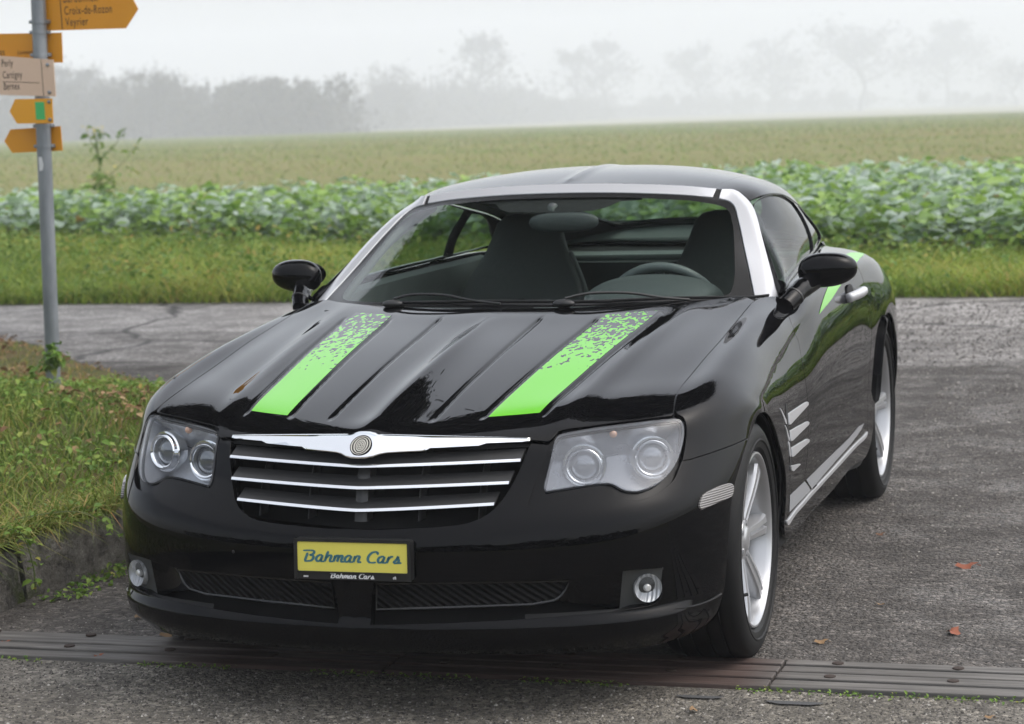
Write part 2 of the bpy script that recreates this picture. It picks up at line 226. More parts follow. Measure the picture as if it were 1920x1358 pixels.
OUT = {
 'hood': [(0.0,2.338),(0.216,2.379),(0.388,2.375),(0.738,2.343),(1.092,2.295),(1.199,2.269),(1.223,2.318),(1.249,2.4),(1.295,2.417),(1.469,2.435),(1.642,2.442),(1.851,2.433),(2.029,2.419),(2.118,2.406),(2.135,2.426),(2.084,2.659),(2.076,3.065),(2.089,3.389),(2.114,3.706),(2.118,4.11),(2.149,4.511),(2.178,4.677),(1.971,4.844),(1.747,4.838),(1.422,4.842),(1.099,4.842),(0.79,4.844),(0.524,4.844),(0.266,4.846),(0.0,5.27)],
 'front_bumper': [(0.0,1.391),(0.132,1.387),(0.4,1.405),(0.615,1.421),(0.733,1.444),(0.824,1.503),(0.902,1.589),(0.971,1.743),(1.03,1.948),(1.065,2.158),(1.076,2.244),(1.081,2.258),(1.199,2.224),(1.182,1.984),(1.137,1.757),(1.114,1.581),(1.194,1.662),(1.243,1.683),(1.369,1.7),(1.491,1.71),(1.657,1.712),(1.732,1.679),(1.787,1.602),(1.886,1.534),(2.011,1.51),(2.163,1.544),(2.306,1.663),(2.345,1.845),(2.352,1.867),(2.418,1.862),(2.542,1.875),(2.752,1.895),(2.962,1.918),(3.183,1.949),(3.493,2.012),(3.493,1.861),(3.493,1.71),(3.493,1.559),(3.493,1.408),(3.493,1.258),(3.493,1.107),(3.493,0.956),(3.493,0.805),(3.493,0.654),(3.493,0.503),(3.493,0.352),(3.493,0.201),(3.493,0.05),(3.485,0.0),(3.217,0.0),(2.949,0.0),(2.681,0.0),(2.413,0.0),(2.145,0.0),(1.877,0.0),(1.609,0.0),(1.34,0.0),(1.072,0.0),(0.804,0.0),(0.536,0.0),(0.268,0.0),(0.0,0.0)],
 'intake': [(0.14,0.818),(0.482,0.827),(0.83,0.826),(1.186,0.819),(1.462,0.816),(1.663,0.831),(1.898,0.849),(2.073,0.844),(2.288,0.831),(2.288,0.692),(2.282,0.578),(2.249,0.539),(2.195,0.523),(2.023,0.516),(1.867,0.509),(1.742,0.504),(1.569,0.502),(1.173,0.488),(0.641,0.467),(0.196,0.449),(0.107,0.445),(0.118,0.69)],
 'intake_mesh': [(0.15,0.804),(0.482,0.813),(0.829,0.814),(1.186,0.807),(1.442,0.801),(1.415,0.718),(1.378,0.664),(1.33,0.628),(1.166,0.601),(0.646,0.591),(0.14,0.566)],
 'fog_hole': [(1.898,0.846),(2.073,0.844),(2.288,0.831),(2.285,0.692),(2.282,0.578),(2.249,0.539),(2.195,0.523),(2.023,0.521),(1.87,0.519),(1.878,0.68)],
 'bumper_strake': [(2.429,0.455),(2.608,0.437),(2.837,0.413),(3.077,0.411),(3.304,0.429)],
 'headlamp': [(1.248,2.318),(1.258,2.348),(1.288,2.368),(1.38,2.391),(1.475,2.406),(1.725,2.411),(1.997,2.391),(2.144,2.366),(2.196,2.348),(2.236,2.313),(2.265,2.266),(2.295,2.182),(2.312,1.983),(2.271,1.81),(2.196,1.699),(2.111,1.643),(2.051,1.626),(1.99,1.619),(1.897,1.636),(1.834,1.661),(1.785,1.693),(1.744,1.722),(1.714,1.736),(1.652,1.744),(1.484,1.74),(1.35,1.729),(1.23,1.717),(1.219,1.735),(1.218,1.841),(1.229,1.978),(1.241,2.207)],
 'lamp_surround': [(1.191,2.24),(1.173,1.985),(1.126,1.758),(1.102,1.556),(1.197,1.642),(1.245,1.665),(1.373,1.68),(1.494,1.689),(1.661,1.691),(1.723,1.659),(1.776,1.587),(1.885,1.511),(2.02,1.483),(2.179,1.517),(2.328,1.641),(2.37,1.841),(2.381,1.971),(2.344,2.164),(2.285,2.301),(2.226,2.387),(2.122,2.443),(1.841,2.466),(1.463,2.464),(1.29,2.447),(1.238,2.422),(1.207,2.328)],
 'front_fender': [(2.173,2.409),(2.084,2.659),(2.076,3.065),(2.089,3.389),(2.114,3.706),(2.118,4.11),(2.149,4.511),(2.178,4.677),(2.317,4.871),(2.382,4.917),(2.439,4.905),(2.539,4.836),(2.646,4.746),(2.777,4.716),(2.914,4.797),(3.043,4.784),(3.143,4.842),(3.209,4.884),(3.287,4.941),(3.328,4.985),(3.358,5.03),(3.399,5.068),(3.41,5.12),(3.44,5.311),(3.455,5.344),(3.451,5.257),(3.451,5.111),(3.455,4.98),(3.469,4.828),(3.493,4.666),(3.493,4.56),(3.493,4.454),(3.493,4.348),(3.493,4.241),(3.493,4.135),(3.493,4.029),(3.493,3.923),(3.493,3.817),(3.493,3.711),(3.493,3.605),(3.493,3.498),(3.493,3.392),(3.493,3.286),(3.493,3.18),(3.493,3.074),(3.493,2.968),(3.493,2.861),(3.493,2.755),(3.493,2.649),(3.493,2.543),(3.493,2.437),(3.493,2.331),(3.493,2.225),(3.493,2.118),(3.493,2.012),(3.183,1.949),(2.962,1.918),(2.752,1.895),(2.542,1.875),(2.418,1.862),(2.352,1.867),(2.35,1.976),(2.321,2.168),(2.277,2.286),(2.228,2.363)],
 'door': [(2.398,4.927),(2.439,4.905),(2.539,4.836),(2.646,4.746),(2.777,4.716),(2.914,4.797),(3.043,4.784),(3.143,4.842),(3.209,4.884),(3.287,4.941),(3.328,4.985),(3.358,5.03),(3.399,5.068),(3.41,5.12),(3.44,5.311),(3.455,5.344),(3.452,5.352),(3.452,5.535),(3.451,5.729),(3.448,6.002),(3.448,6.287),(3.449,6.578),(3.45,6.801),(3.456,6.965),(3.37,6.874),(3.329,6.894),(3.278,6.934),(3.188,7.002),(3.097,7.01),(3.022,6.941),(2.86,6.913),(2.667,6.848),(2.512,6.783),(2.37,6.755),(2.37,6.617),(2.37,6.479),(2.37,6.34),(2.37,6.202),(2.37,6.063),(2.37,5.925),(2.37,5.787),(2.37,5.648),(2.37,5.51),(2.37,5.371),(2.37,5.233),(2.409,5.078)],
 'rear_body': [(2.517,6.788),(2.667,6.854),(2.86,6.919),(3.022,6.941),(3.097,7.01),(3.188,7.002),(3.278,6.934),(3.329,6.894),(3.37,6.874),(3.457,6.974),(3.493,7.288),(3.493,7.36),(3.493,7.432),(3.493,7.505),(3.493,7.577),(3.493,7.649),(3.493,7.722),(3.493,7.794),(3.493,7.866),(3.493,7.939),(3.493,8.011),(3.493,8.083),(3.493,8.156),(3.493,8.228),(3.493,8.3),(3.493,8.373),(3.493,8.445),(3.493,8.517),(3.493,8.59),(3.493,8.662),(3.493,8.735),(3.493,8.807),(3.493,8.879),(3.493,8.952),(3.493,9.024),(3.493,9.096),(3.493,9.169),(3.493,9.241),(3.493,9.313),(3.493,9.386),(3.493,9.458),(3.493,9.53),(3.493,9.603),(3.493,9.675),(3.493,9.747),(3.493,9.82),(3.493,9.892),(3.493,9.964),(3.493,10.037),(3.493,10.109),(3.405,10.109),(2.933,10.109),(2.461,10.109),(1.989,10.109),(1.517,10.109),(1.044,10.109),(0.572,10.109),(0.1,10.109),(0.0,10.109),(0.0,8.634),(1.488,8.634),(2.212,8.201),(2.34,7.704),(2.37,7.183),(2.37,7.069)],
 'sill': [(3.469,4.828),(3.455,4.98),(3.451,5.111),(3.451,5.233),(3.452,5.352),(3.452,5.535),(3.451,5.729),(3.448,6.002),(3.448,6.287),(3.449,6.578),(3.45,6.801),(3.456,6.965),(3.493,7.278),(3.493,7.228),(3.493,7.118),(3.493,7.009),(3.493,6.9),(3.493,6.791),(3.493,6.682),(3.493,6.572),(3.493,6.463),(3.493,6.354),(3.493,6.245),(3.493,6.136),(3.493,6.026),(3.493,5.917),(3.493,5.808),(3.493,5.699),(3.493,5.59),(3.493,5.48),(3.493,5.371),(3.493,5.262),(3.493,5.153),(3.493,5.044),(3.493,4.934),(3.493,4.825),(3.493,4.716),(3.493,4.666)],
 'sill_trim': [(3.48,4.737),(3.452,4.968),(3.447,5.224),(3.448,5.465),(3.447,5.723),(3.444,5.997),(3.443,6.282),(3.445,6.575),(3.451,6.93),(3.457,6.931),(3.453,6.581),(3.452,6.291),(3.452,6.007),(3.454,5.735),(3.456,5.48),(3.455,5.241),(3.459,4.992),(3.48,4.79)],
 'fender_stripe': [(3.442,4.658),(3.432,4.716),(3.424,4.768),(3.419,4.816),(3.415,4.862),(3.412,4.904),(3.41,4.943),(3.409,4.98),(3.408,5.016),(3.408,5.051),(3.408,5.086),(3.411,5.108),(3.414,5.13),(3.417,5.152),(3.42,5.173),(3.423,5.195),(3.427,5.218),(3.43,5.241),(3.434,5.263),(3.438,5.286),(3.441,5.309),(3.441,5.262),(3.44,5.215),(3.44,5.167),(3.44,5.12),(3.44,5.072),(3.441,5.022),(3.443,4.97),(3.446,4.916),(3.451,4.858),(3.458,4.794),(3.455,4.767),(3.452,4.74),(3.448,4.713),(3.445,4.686)],
 'door_stripe': [(3.408,5.123),(3.409,5.227),(3.411,5.331),(3.412,5.438),(3.413,5.549),(3.413,5.665),(3.413,5.782),(3.412,5.903),(3.412,6.029),(3.411,6.16),(3.411,6.295),(3.41,6.355),(3.41,6.416),(3.41,6.478),(3.41,6.541),(3.411,6.605),(3.414,6.644),(3.416,6.684),(3.419,6.723),(3.421,6.762),(3.424,6.801),(3.425,6.782),(3.425,6.763),(3.426,6.745),(3.427,6.727),(3.428,6.709),(3.428,6.647),(3.429,6.586),(3.429,6.526),(3.43,6.466),(3.431,6.407),(3.431,6.287),(3.432,6.171),(3.433,6.058),(3.434,5.95),(3.436,5.845),(3.438,5.734),(3.439,5.628),(3.441,5.526),(3.442,5.429),(3.442,5.335),(3.438,5.313),(3.434,5.291),(3.431,5.269),(3.427,5.246),(3.424,5.224),(3.42,5.204),(3.417,5.184),(3.414,5.164),(3.411,5.144)],
 'vent_fin_a': [(3.232,4.185),(3.225,4.315),(3.22,4.439),(3.216,4.559),(3.213,4.675),(3.212,4.787),(3.212,4.799),(3.212,4.81),(3.212,4.822),(3.213,4.833),(3.213,4.845),(3.214,4.852),(3.215,4.86),(3.216,4.867),(3.217,4.875),(3.218,4.883),(3.219,4.883),(3.221,4.883),(3.222,4.883),(3.223,4.883),(3.224,4.884),(3.23,4.772),(3.237,4.657),(3.247,4.537),(3.259,4.41),(3.275,4.275),(3.276,4.262),(3.276,4.25),(3.277,4.237),(3.278,4.224),(3.279,4.211),(3.27,4.205),(3.261,4.199),(3.252,4.194),(3.242,4.189)],
 'vent_fin_b': [(3.302,4.269),(3.291,4.396),(3.282,4.516),(3.276,4.628),(3.273,4.733),(3.271,4.834),(3.271,4.845),(3.272,4.856),(3.272,4.867),(3.272,4.878),(3.272,4.889),(3.273,4.897),(3.274,4.906),(3.275,4.914),(3.276,4.922),(3.277,4.931),(3.278,4.93),(3.279,4.93),(3.279,4.93),(3.28,4.93),(3.281,4.93),(3.285,4.833),(3.291,4.731),(3.3,4.621),(3.313,4.503),(3.331,4.374),(3.332,4.36),(3.334,4.346),(3.335,4.332),(3.337,4.317),(3.338,4.303),(3.331,4.296),(3.324,4.289),(3.317,4.283),(3.31,4.276)],
 'vent_fin_c': [(3.358,4.36),(3.341,4.481),(3.33,4.593),(3.322,4.695),(3.318,4.79),(3.316,4.88),(3.316,4.891),(3.316,4.902),(3.316,4.913),(3.317,4.923),(3.317,4.934),(3.318,4.944),(3.319,4.955),(3.32,4.965),(3.321,4.976),(3.322,4.986),(3.323,4.986),(3.324,4.987),(3.324,4.987),(3.325,4.987),(3.326,4.988),(3.328,4.9),(3.332,4.806),(3.34,4.705),(3.353,4.595),(3.372,4.471),(3.374,4.458),(3.376,4.444),(3.378,4.431),(3.38,4.418),(3.382,4.404),(3.378,4.394),(3.373,4.385),(3.368,4.376),(3.363,4.368)],
 'vent_fin_d': [(3.408,4.425),(3.393,4.509),(3.383,4.587),(3.376,4.658),(3.371,4.725),(3.368,4.787),(3.368,4.791),(3.368,4.795),(3.368,4.8),(3.368,4.804),(3.369,4.808),(3.372,4.767),(3.377,4.725),(3.382,4.68),(3.389,4.633),(3.398,4.582),(3.4,4.561),(3.403,4.539),(3.406,4.517),(3.409,4.494),(3.413,4.471),(3.412,4.462),(3.411,4.453),(3.41,4.443),(3.409,4.434)],
 'vent_gap': [(3.179,4.106),(3.18,4.118),(3.181,4.13),(3.182,4.142),(3.182,4.154),(3.183,4.166),(3.203,4.17),(3.222,4.177),(3.241,4.186),(3.259,4.197),(3.276,4.211),(3.288,4.234),(3.299,4.258),(3.31,4.282),(3.32,4.306),(3.329,4.331),(3.351,4.352),(3.369,4.38),(3.385,4.417),(3.397,4.467),(3.406,4.526),(3.408,4.512),(3.411,4.497),(3.413,4.482),(3.416,4.467),(3.419,4.452),(3.412,4.398),(3.402,4.352),(3.389,4.316),(3.373,4.288),(3.354,4.266),(3.341,4.237),(3.327,4.209),(3.313,4.182),(3.297,4.155),(3.28,4.13),(3.261,4.121),(3.242,4.114),(3.221,4.109),(3.201,4.106)],
 'vent_chip_a': [(3.22,3.863),(3.225,3.937),(3.262,4.101),(3.281,4.13),(3.282,4.089)],
 'vent_chip_b': [(3.293,4.058),(3.299,4.121),(3.331,4.257),(3.341,4.272),(3.344,4.229)],
 'vent_chip_c': [(3.349,4.23),(3.351,4.276),(3.382,4.355),(3.389,4.358),(3.392,4.32)],
 'side_marker': [(2.717,1.284),(2.723,1.345),(2.751,1.392),(2.829,1.422),(2.95,1.44),(3.095,1.446),(3.213,1.438),(3.298,1.416),(3.367,1.379),(3.399,1.329),(3.374,1.292),(3.2,1.281),(3.013,1.277),(2.847,1.266),(2.745,1.257)],
 'green_flash': [(2.909,5.497),(2.869,5.622),(2.828,5.775),(2.787,5.956),(2.703,6.734),(2.631,7.206),(2.678,7.791),(2.731,7.36),(2.809,6.659),(2.855,6.138),(2.885,5.881)],
 'screen_border': [(0.0,0.0),(0.3,0.0),(0.6,0.0),(0.9,0.0),(1.2,0.0),(1.45,0.0),(1.587,0.034),(1.59,0.304),(1.596,0.571),(1.596,0.87),(1.585,1.129),(1.601,1.253),(1.625,1.373),(1.628,1.467),(1.593,1.532),(1.532,1.571),(1.382,1.592),(0.977,1.575),(0.677,1.578),(0.25,1.578),(0.12,1.578),(0.0,1.578)],
 'windscreen': [(0.0,0.06),(0.4,0.06),(0.8,0.06),(1.15,0.06),(1.305,0.078),(1.384,0.117),(1.418,0.192),(1.449,0.328),(1.486,0.581),(1.519,0.859),(1.523,1.077),(1.517,1.197),(1.494,1.297),(1.446,1.37),(1.328,1.43),(0.975,1.473),(0.684,1.497),(0.25,1.498),(0.12,1.498),(0.0,1.498)],
 'header_trim': [(0.0,1.598),(0.12,1.598),(0.25,1.598),(0.674,1.601),(0.976,1.6),(1.246,1.605),(1.458,1.616),(1.494,1.802),(0.9,1.802),(0.6,1.802),(0.3,1.802),(0.0,1.802)],
 'pillar_trim': [(1.543,1.596),(1.613,1.545),(1.65,1.48),(1.651,1.382),(1.624,1.255),(1.607,1.126),(1.617,0.867),(1.616,0.569),(1.609,0.302),(1.603,0.032),(2.008,0.02),(2.008,0.139),(2.008,0.258),(2.008,0.376),(2.008,0.495),(2.008,0.614),(2.008,0.733),(2.008,0.852),(2.008,0.971),(2.008,1.089),(2.008,1.208),(2.008,1.327),(2.008,1.446),(2.008,1.565),(2.008,1.683),(2.008,1.802),(1.583,1.799)],
 'door_glass': [(0.149,0.202),(0.083,0.417),(0.039,0.547),(0.022,0.689),(0.032,0.913),(0.002,1.164),(0.0,1.312),(0.0,1.462),(0.0,1.585),(0.0,1.659),(0.0,1.758),(0.0,1.891),(0.023,2.532),(0.139,2.573),(0.398,2.608),(0.706,2.66),(0.796,2.667),(0.802,2.42),(0.802,2.155),(0.802,1.89),(0.802,1.625),(0.802,1.36),(0.802,1.095),(0.802,0.83),(0.802,0.565),(0.802,0.3)],
 'quarter_glass': [(0.044,2.648),(0.032,2.807),(0.114,3.034),(0.325,3.254),(0.633,3.427),(0.754,3.413),(0.808,3.128),(0.803,2.78),(0.606,2.755),(0.29,2.706)],
 'side_frame': [(0.05,0.02),(0.45,0.02),(0.787,0.02),(0.832,0.1),(0.832,0.301),(0.832,0.501),(0.832,0.702),(0.832,0.902),(0.832,1.103),(0.832,1.304),(0.832,1.504),(0.832,1.705),(0.832,1.906),(0.832,2.106),(0.832,2.307),(0.832,2.507),(0.832,2.708),(0.832,2.909),(0.832,3.109),(0.832,3.31),(0.832,3.511),(0.832,3.711),(0.832,3.912),(0.832,4.112),(0.832,4.313),(0.7,4.313),(0.45,4.313),(0.2,4.313),(0.004,4.313),(0.004,4.112),(0.004,3.912),(0.004,3.711),(0.004,3.511),(0.004,3.31),(0.004,3.109),(0.004,2.909),(0.004,2.708),(0.004,2.507),(0.004,2.307),(0.004,2.106),(0.004,1.906),(0.004,1.705),(0.004,1.504),(0.004,1.304),(0.004,1.103),(0.004,0.902),(0.004,0.702),(0.004,0.501),(0.004,0.301),(0.004,0.1)],
 'roof': [(0,0.0),(0.3,0),(0.6,0),(0.9,0),(1.174,0),(1.178,0.2),(1.184,0.509),(1.19,0.817),(1.196,1.126),(1.202,1.434),(1.209,1.743),(1.215,2.052),(1.221,2.36),(1.227,2.669),(1.233,2.977),(1.239,3.286),(1.246,3.595),(0,3.595)],
 'roof_rail': [(1.174,0.0),(1.179,0.277),(1.185,0.553),(1.19,0.83),(1.196,1.106),(1.201,1.383),(1.207,1.659),(1.212,1.936),(1.218,2.212),(1.223,2.489),(1.229,2.765),(1.235,3.042),(1.24,3.318),(1.246,3.595),(1.806,3.595),(1.806,3.355),(1.806,3.115),(1.806,2.876),(1.806,2.636),(1.806,2.396),(1.806,2.157),(1.806,1.917),(1.806,1.678),(1.806,1.438),(1.806,1.198),(1.806,0.959),(1.806,0.719),(1.806,0.479),(1.806,0.24),(1.806,0.0)],
 'rear_glass': [(0.0,1.75),(0.5,1.77),(0.82,1.85),(0.9,1.95),(0.92,2.4),(0.88,2.8),(0.78,3.1),(0.72,3.17),(0.45,3.2),(0.0,3.21)],
}
# ---------------------------------------------------------------- helpers
R = random.Random(7)
def col_link(o): S.collection.objects.link(o)
def tag(o, label=None, cat=None, group=None, kind=None):
    if label: o['label'] = label
    if cat: o['category'] = cat
    if group: o['group'] = group
    if kind: o['kind'] = kind
    return o
def empty(name, loc=(0, 0, 0), rz=0):
    o = bpy.data.objects.new(name, None); col_link(o); o.location = loc; o.rotation_euler = (0, 0, rz); return o
def mesh_obj(name, verts, faces, mats, parent=None, normals=None, smooth=True, fmat=None):
    me = bpy.data.meshes.new(name)
    me.from_pydata([tuple(map(float, v)) for v in verts], [], [tuple(map(int, f)) for f in faces])
    mats = mats if isinstance(mats, (list, tuple)) else [mats]
    for m in mats: me.materials.append(m)
    if fmat is not None: me.polygons.foreach_set('material_index', np.asarray(fmat, np.int32))
    if smooth: me.shade_smooth()
    me.update()
    if normals is not None: me.normals_split_custom_set_from_vertices([tuple(map(float, n)) for n in normals])
    o = bpy.data.objects.new(name, me); col_link(o)
    if parent: o.parent = parent
    return o
def bm_obj(name, bm, mats, parent=None, smooth=None):
    """smooth: angle in degrees below which edges shade smooth"""
    me = bpy.data.meshes.new(name)
    bmesh.ops.recalc_face_normals(bm, faces=bm.faces)
    if smooth is not None:
        for f in bm.faces: f.smooth = True
        for e in bm.edges:
            if len(e.link_faces) == 2 and e.calc_face_angle(0) > math.radians(smooth): e.smooth = False
    bm.to_mesh(me); bm.free()
    for m in (mats if isinstance(mats, (list, tuple)) else [mats]): me.materials.append(m)
    o = bpy.data.objects.new(name, me); col_link(o)
    if parent: o.parent = parent
    return o
def box(bm, c, s, rot=None, bev=0, mi=0):
    M_ = Matrix.Translation(c) @ (rot.to_4x4() if rot is not None else Matrix()) @ Matrix.Diagonal((*s, 1))
    r = bmesh.ops.create_cube(bm, size=1, matrix=M_)
    fs = {f for v in r['verts'] for f in v.link_faces}
    for f in fs: f.material_index = mi
    if bev:
        es = {e for v in r['verts'] for e in v.link_edges}
        bmesh.ops.bevel(bm, geom=list(es), offset=bev, segments=2, affect='EDGES', profile=.5)
def tube(bm, pts, rad, n=10, caps=True, mi=0, flat=1.0):
    """swept round tube; rad a number or one per point"""
    pts = [Vector(p) for p in pts]; k = len(pts)
    rad = [rad] * k if not hasattr(rad, '__len__') else rad
    rings = []; up = None
    for i, p in enumerate(pts):
        d = (pts[min(i + 1, k - 1)] - pts[max(i - 1, 0)]).normalized()
        if up is None: up = d.orthogonal().normalized()
        up = (up - d * up.dot(d)).normalized(); sd = d.cross(up)
        rings.append([bm.verts.new(p + (up * math.cos(a) + sd * math.sin(a) * flat) * rad[i]) for a in (2 * math.pi * j / n for j in range(n))])
    for a, b in zip(rings, rings[1:]):
        for j in range(n):
            f = bm.faces.new((a[j], a[(j + 1) % n], b[(j + 1) % n], b[j])); f.material_index = mi
    if caps:
        for r_ in (rings[0][::-1], rings[-1]):
            f = bm.faces.new(r_); f.material_index = mi
def lathe(bm, prof, n=64, M_=None, mi=0, closed=False):
    """prof: (axial, radius) pairs turned about the local x axis"""
    M_ = M_ or Matrix(); rings = []
    for a, r in prof:
        rings.append([bm.verts.new(M_ @ Vector((a, r * math.cos(t), r * math.sin(t)))) for t in (2 * math.pi * j / n for j in range(n))])
    prs = list(zip(rings, rings[1:])) + ([(rings[-1], rings[0])] if closed else [])
    for a, b in prs:
        for j in range(n):
            f = bm.faces.new((a[j], b[j], b[(j + 1) % n], a[(j + 1) % n])); f.material_index = mi
def catmull(pts, n=6):
    P = np.array(pts, float); out = []
    for i in range(len(P) - 1):
        p0 = P[max(i - 1, 0)]; p1 = P[i]; p2 = P[i + 1]; p3 = P[min(i + 2, len(P) - 1)]
        for t in np.linspace(0, 1, n, endpoint=False):
            out.append(.5 * ((2 * p1) + (-p0 + p2) * t + (2 * p0 - 5 * p1 + 4 * p2 - p3) * t * t + (-p0 + 3 * p1 - 3 * p2 + p3) * t ** 3))
    out.append(P[-1]); return np.array(out)
def inside(poly, q):
    poly = np.asarray(poly); x, y = q[:, 0], q[:, 1]; r = np.zeros(len(q), bool)
    a = poly; b = np.roll(poly, -1, 0)
    for (x0, y0), (x1, y1) in zip(a, b):
        c = (y0 > y) != (y1 > y)
        r ^= c & (x < (x1 - x0) * (y - y0) / (y1 - y0 + 1e-15) + x0)
    return r
def seg_dist(poly, q):
    poly = np.asarray(poly); d = np.full(len(q), 1e9)
    for a, b in zip(poly, np.roll(poly, -1, 0)):
        ab = b - a; t = np.clip(((q - a) @ ab) / (ab @ ab + 1e-15), 0, 1)
        d = np.minimum(d, np.linalg.norm(q - (a + t[:, None] * ab), axis=1))
    return d

def resample(pts, step, sym):
    """closed outline in (u,v): rounds through the points except at sharp corners, then splits long edges"""
    P = np.array(pts, float); n = len(P); out = []
    def corner(i):
        a = P[i] - P[i - 1]; b = P[(i + 1) % n] - P[i]
        c = (a @ b) / (np.linalg.norm(a) * np.linalg.norm(b) + 1e-12)
        return c < .72 or (sym and abs(P[i, 0]) < 1e-6)
    K = [corner(i) for i in range(n)]
    for i in range(n):
        p1 = P[i]; p2 = P[(i + 1) % n]; L = np.linalg.norm(p2 - p1)
        k = max(1, int(math.ceil(L / step)))
        p0 = P[i - 1] if not K[i] else 2 * p1 - p2; p3 = P[(i + 2) % n] if not K[(i + 1) % n] else 2 * p2 - p1
        # chord-length Catmull-Rom via Hermite
        d0 = np.linalg.norm(p1 - p0) + 1e-9; d2 = np.linalg.norm(p3 - p2) + 1e-9
        m1 = ((p1 - p0) / d0 * L + (p2 - p1) / L * d0) / (d0 + L) * L
        m2 = ((p2 - p1) / L * d2 + (p3 - p2) / d2 * L) / (d2 + L) * L
        for t in np.linspace(0, 1, k, endpoint=False):
            h = 2 * t ** 3 - 3 * t ** 2 + 1, t ** 3 - 2 * t ** 2 + t, -2 * t ** 3 + 3 * t ** 2, t ** 3 - t ** 2
            out.append(h[0] * p1 + h[1] * m1 + h[2] * p2 + h[3] * m2)
    out = np.array(out)
    if sym: out[:, 0] = np.maximum(out[:, 0], 0)
    return out

def loop_frame(patch, L, sym, ccw):
    """positions, normals and in-surface outward directions along a closed (u,v) loop"""
    u, v = L[:, 0], L[:, 1]; e = 1.5e-3
    P = patch.ev(u, v); N = patch.nrm(u, v)
    lo = patch.tu[0]
    Pe = P.copy()
    T = np.roll(Pe, -1, 0) - np.roll(Pe, 1, 0)
    if sym:
        on = np.abs(u) < 1e-6
        for i in np.where(on)[0]:
            j = (i + 1) % len(u); k = i - 1
            if on[j] and not on[k]: T[i] = P[i] - P[k]; T[i][0] = -abs(T[i][0]) * 1; T[i] = np.array([T[i][0], 0, 0]) if abs(T[i][0]) > 1e-6 else T[i]
            elif on[k] and not on[j]: T[i] = np.array([abs(P[j][0] - P[i][0]), 0, 0])
    T /= np.linalg.norm(T, axis=1, keepdims=True) + 1e-12
    O_ = np.cross(T, N) * (1 if ccw else -1)
    O_ /= np.linalg.norm(O_, axis=1, keepdims=True) + 1e-12
    a = (patch.ev(u + e, v) - patch.ev(u - e, v)) / (2 * e); b = (patch.ev(u, v + e) - patch.ev(u, v - e)) / (2 * e)
    return P, N, O_, a, b
def area2(L): return .5 * np.sum(L[:, 0] * np.roll(L[:, 1], -1) - np.roll(L[:, 0], -1) * L[:, 1])
def inset_loop(patch, L, d, sym, ccw):
    P, N, O_, a, b = loop_frame(patch, L, sym, ccw)
    D = -O_ * d
    aa = (a * a).sum(1); bb = (b * b).sum(1); ab = (a * b).sum(1); da = (D * a).sum(1); db = (D * b).sum(1)
    det = aa * bb - ab * ab + 1e-12
    q = L + np.clip(np.stack([(da * bb - db * ab) / det, (db * aa - da * ab) / det], 1), -.03, .03)
    if sym: q[np.abs(L[:, 0]) < 1e-6, 0] = 0
    q[:, 0] = np.clip(q[:, 0], patch.tu[0], patch.u1); q[:, 1] = np.clip(q[:, 1], 0, patch.v1)
    return q

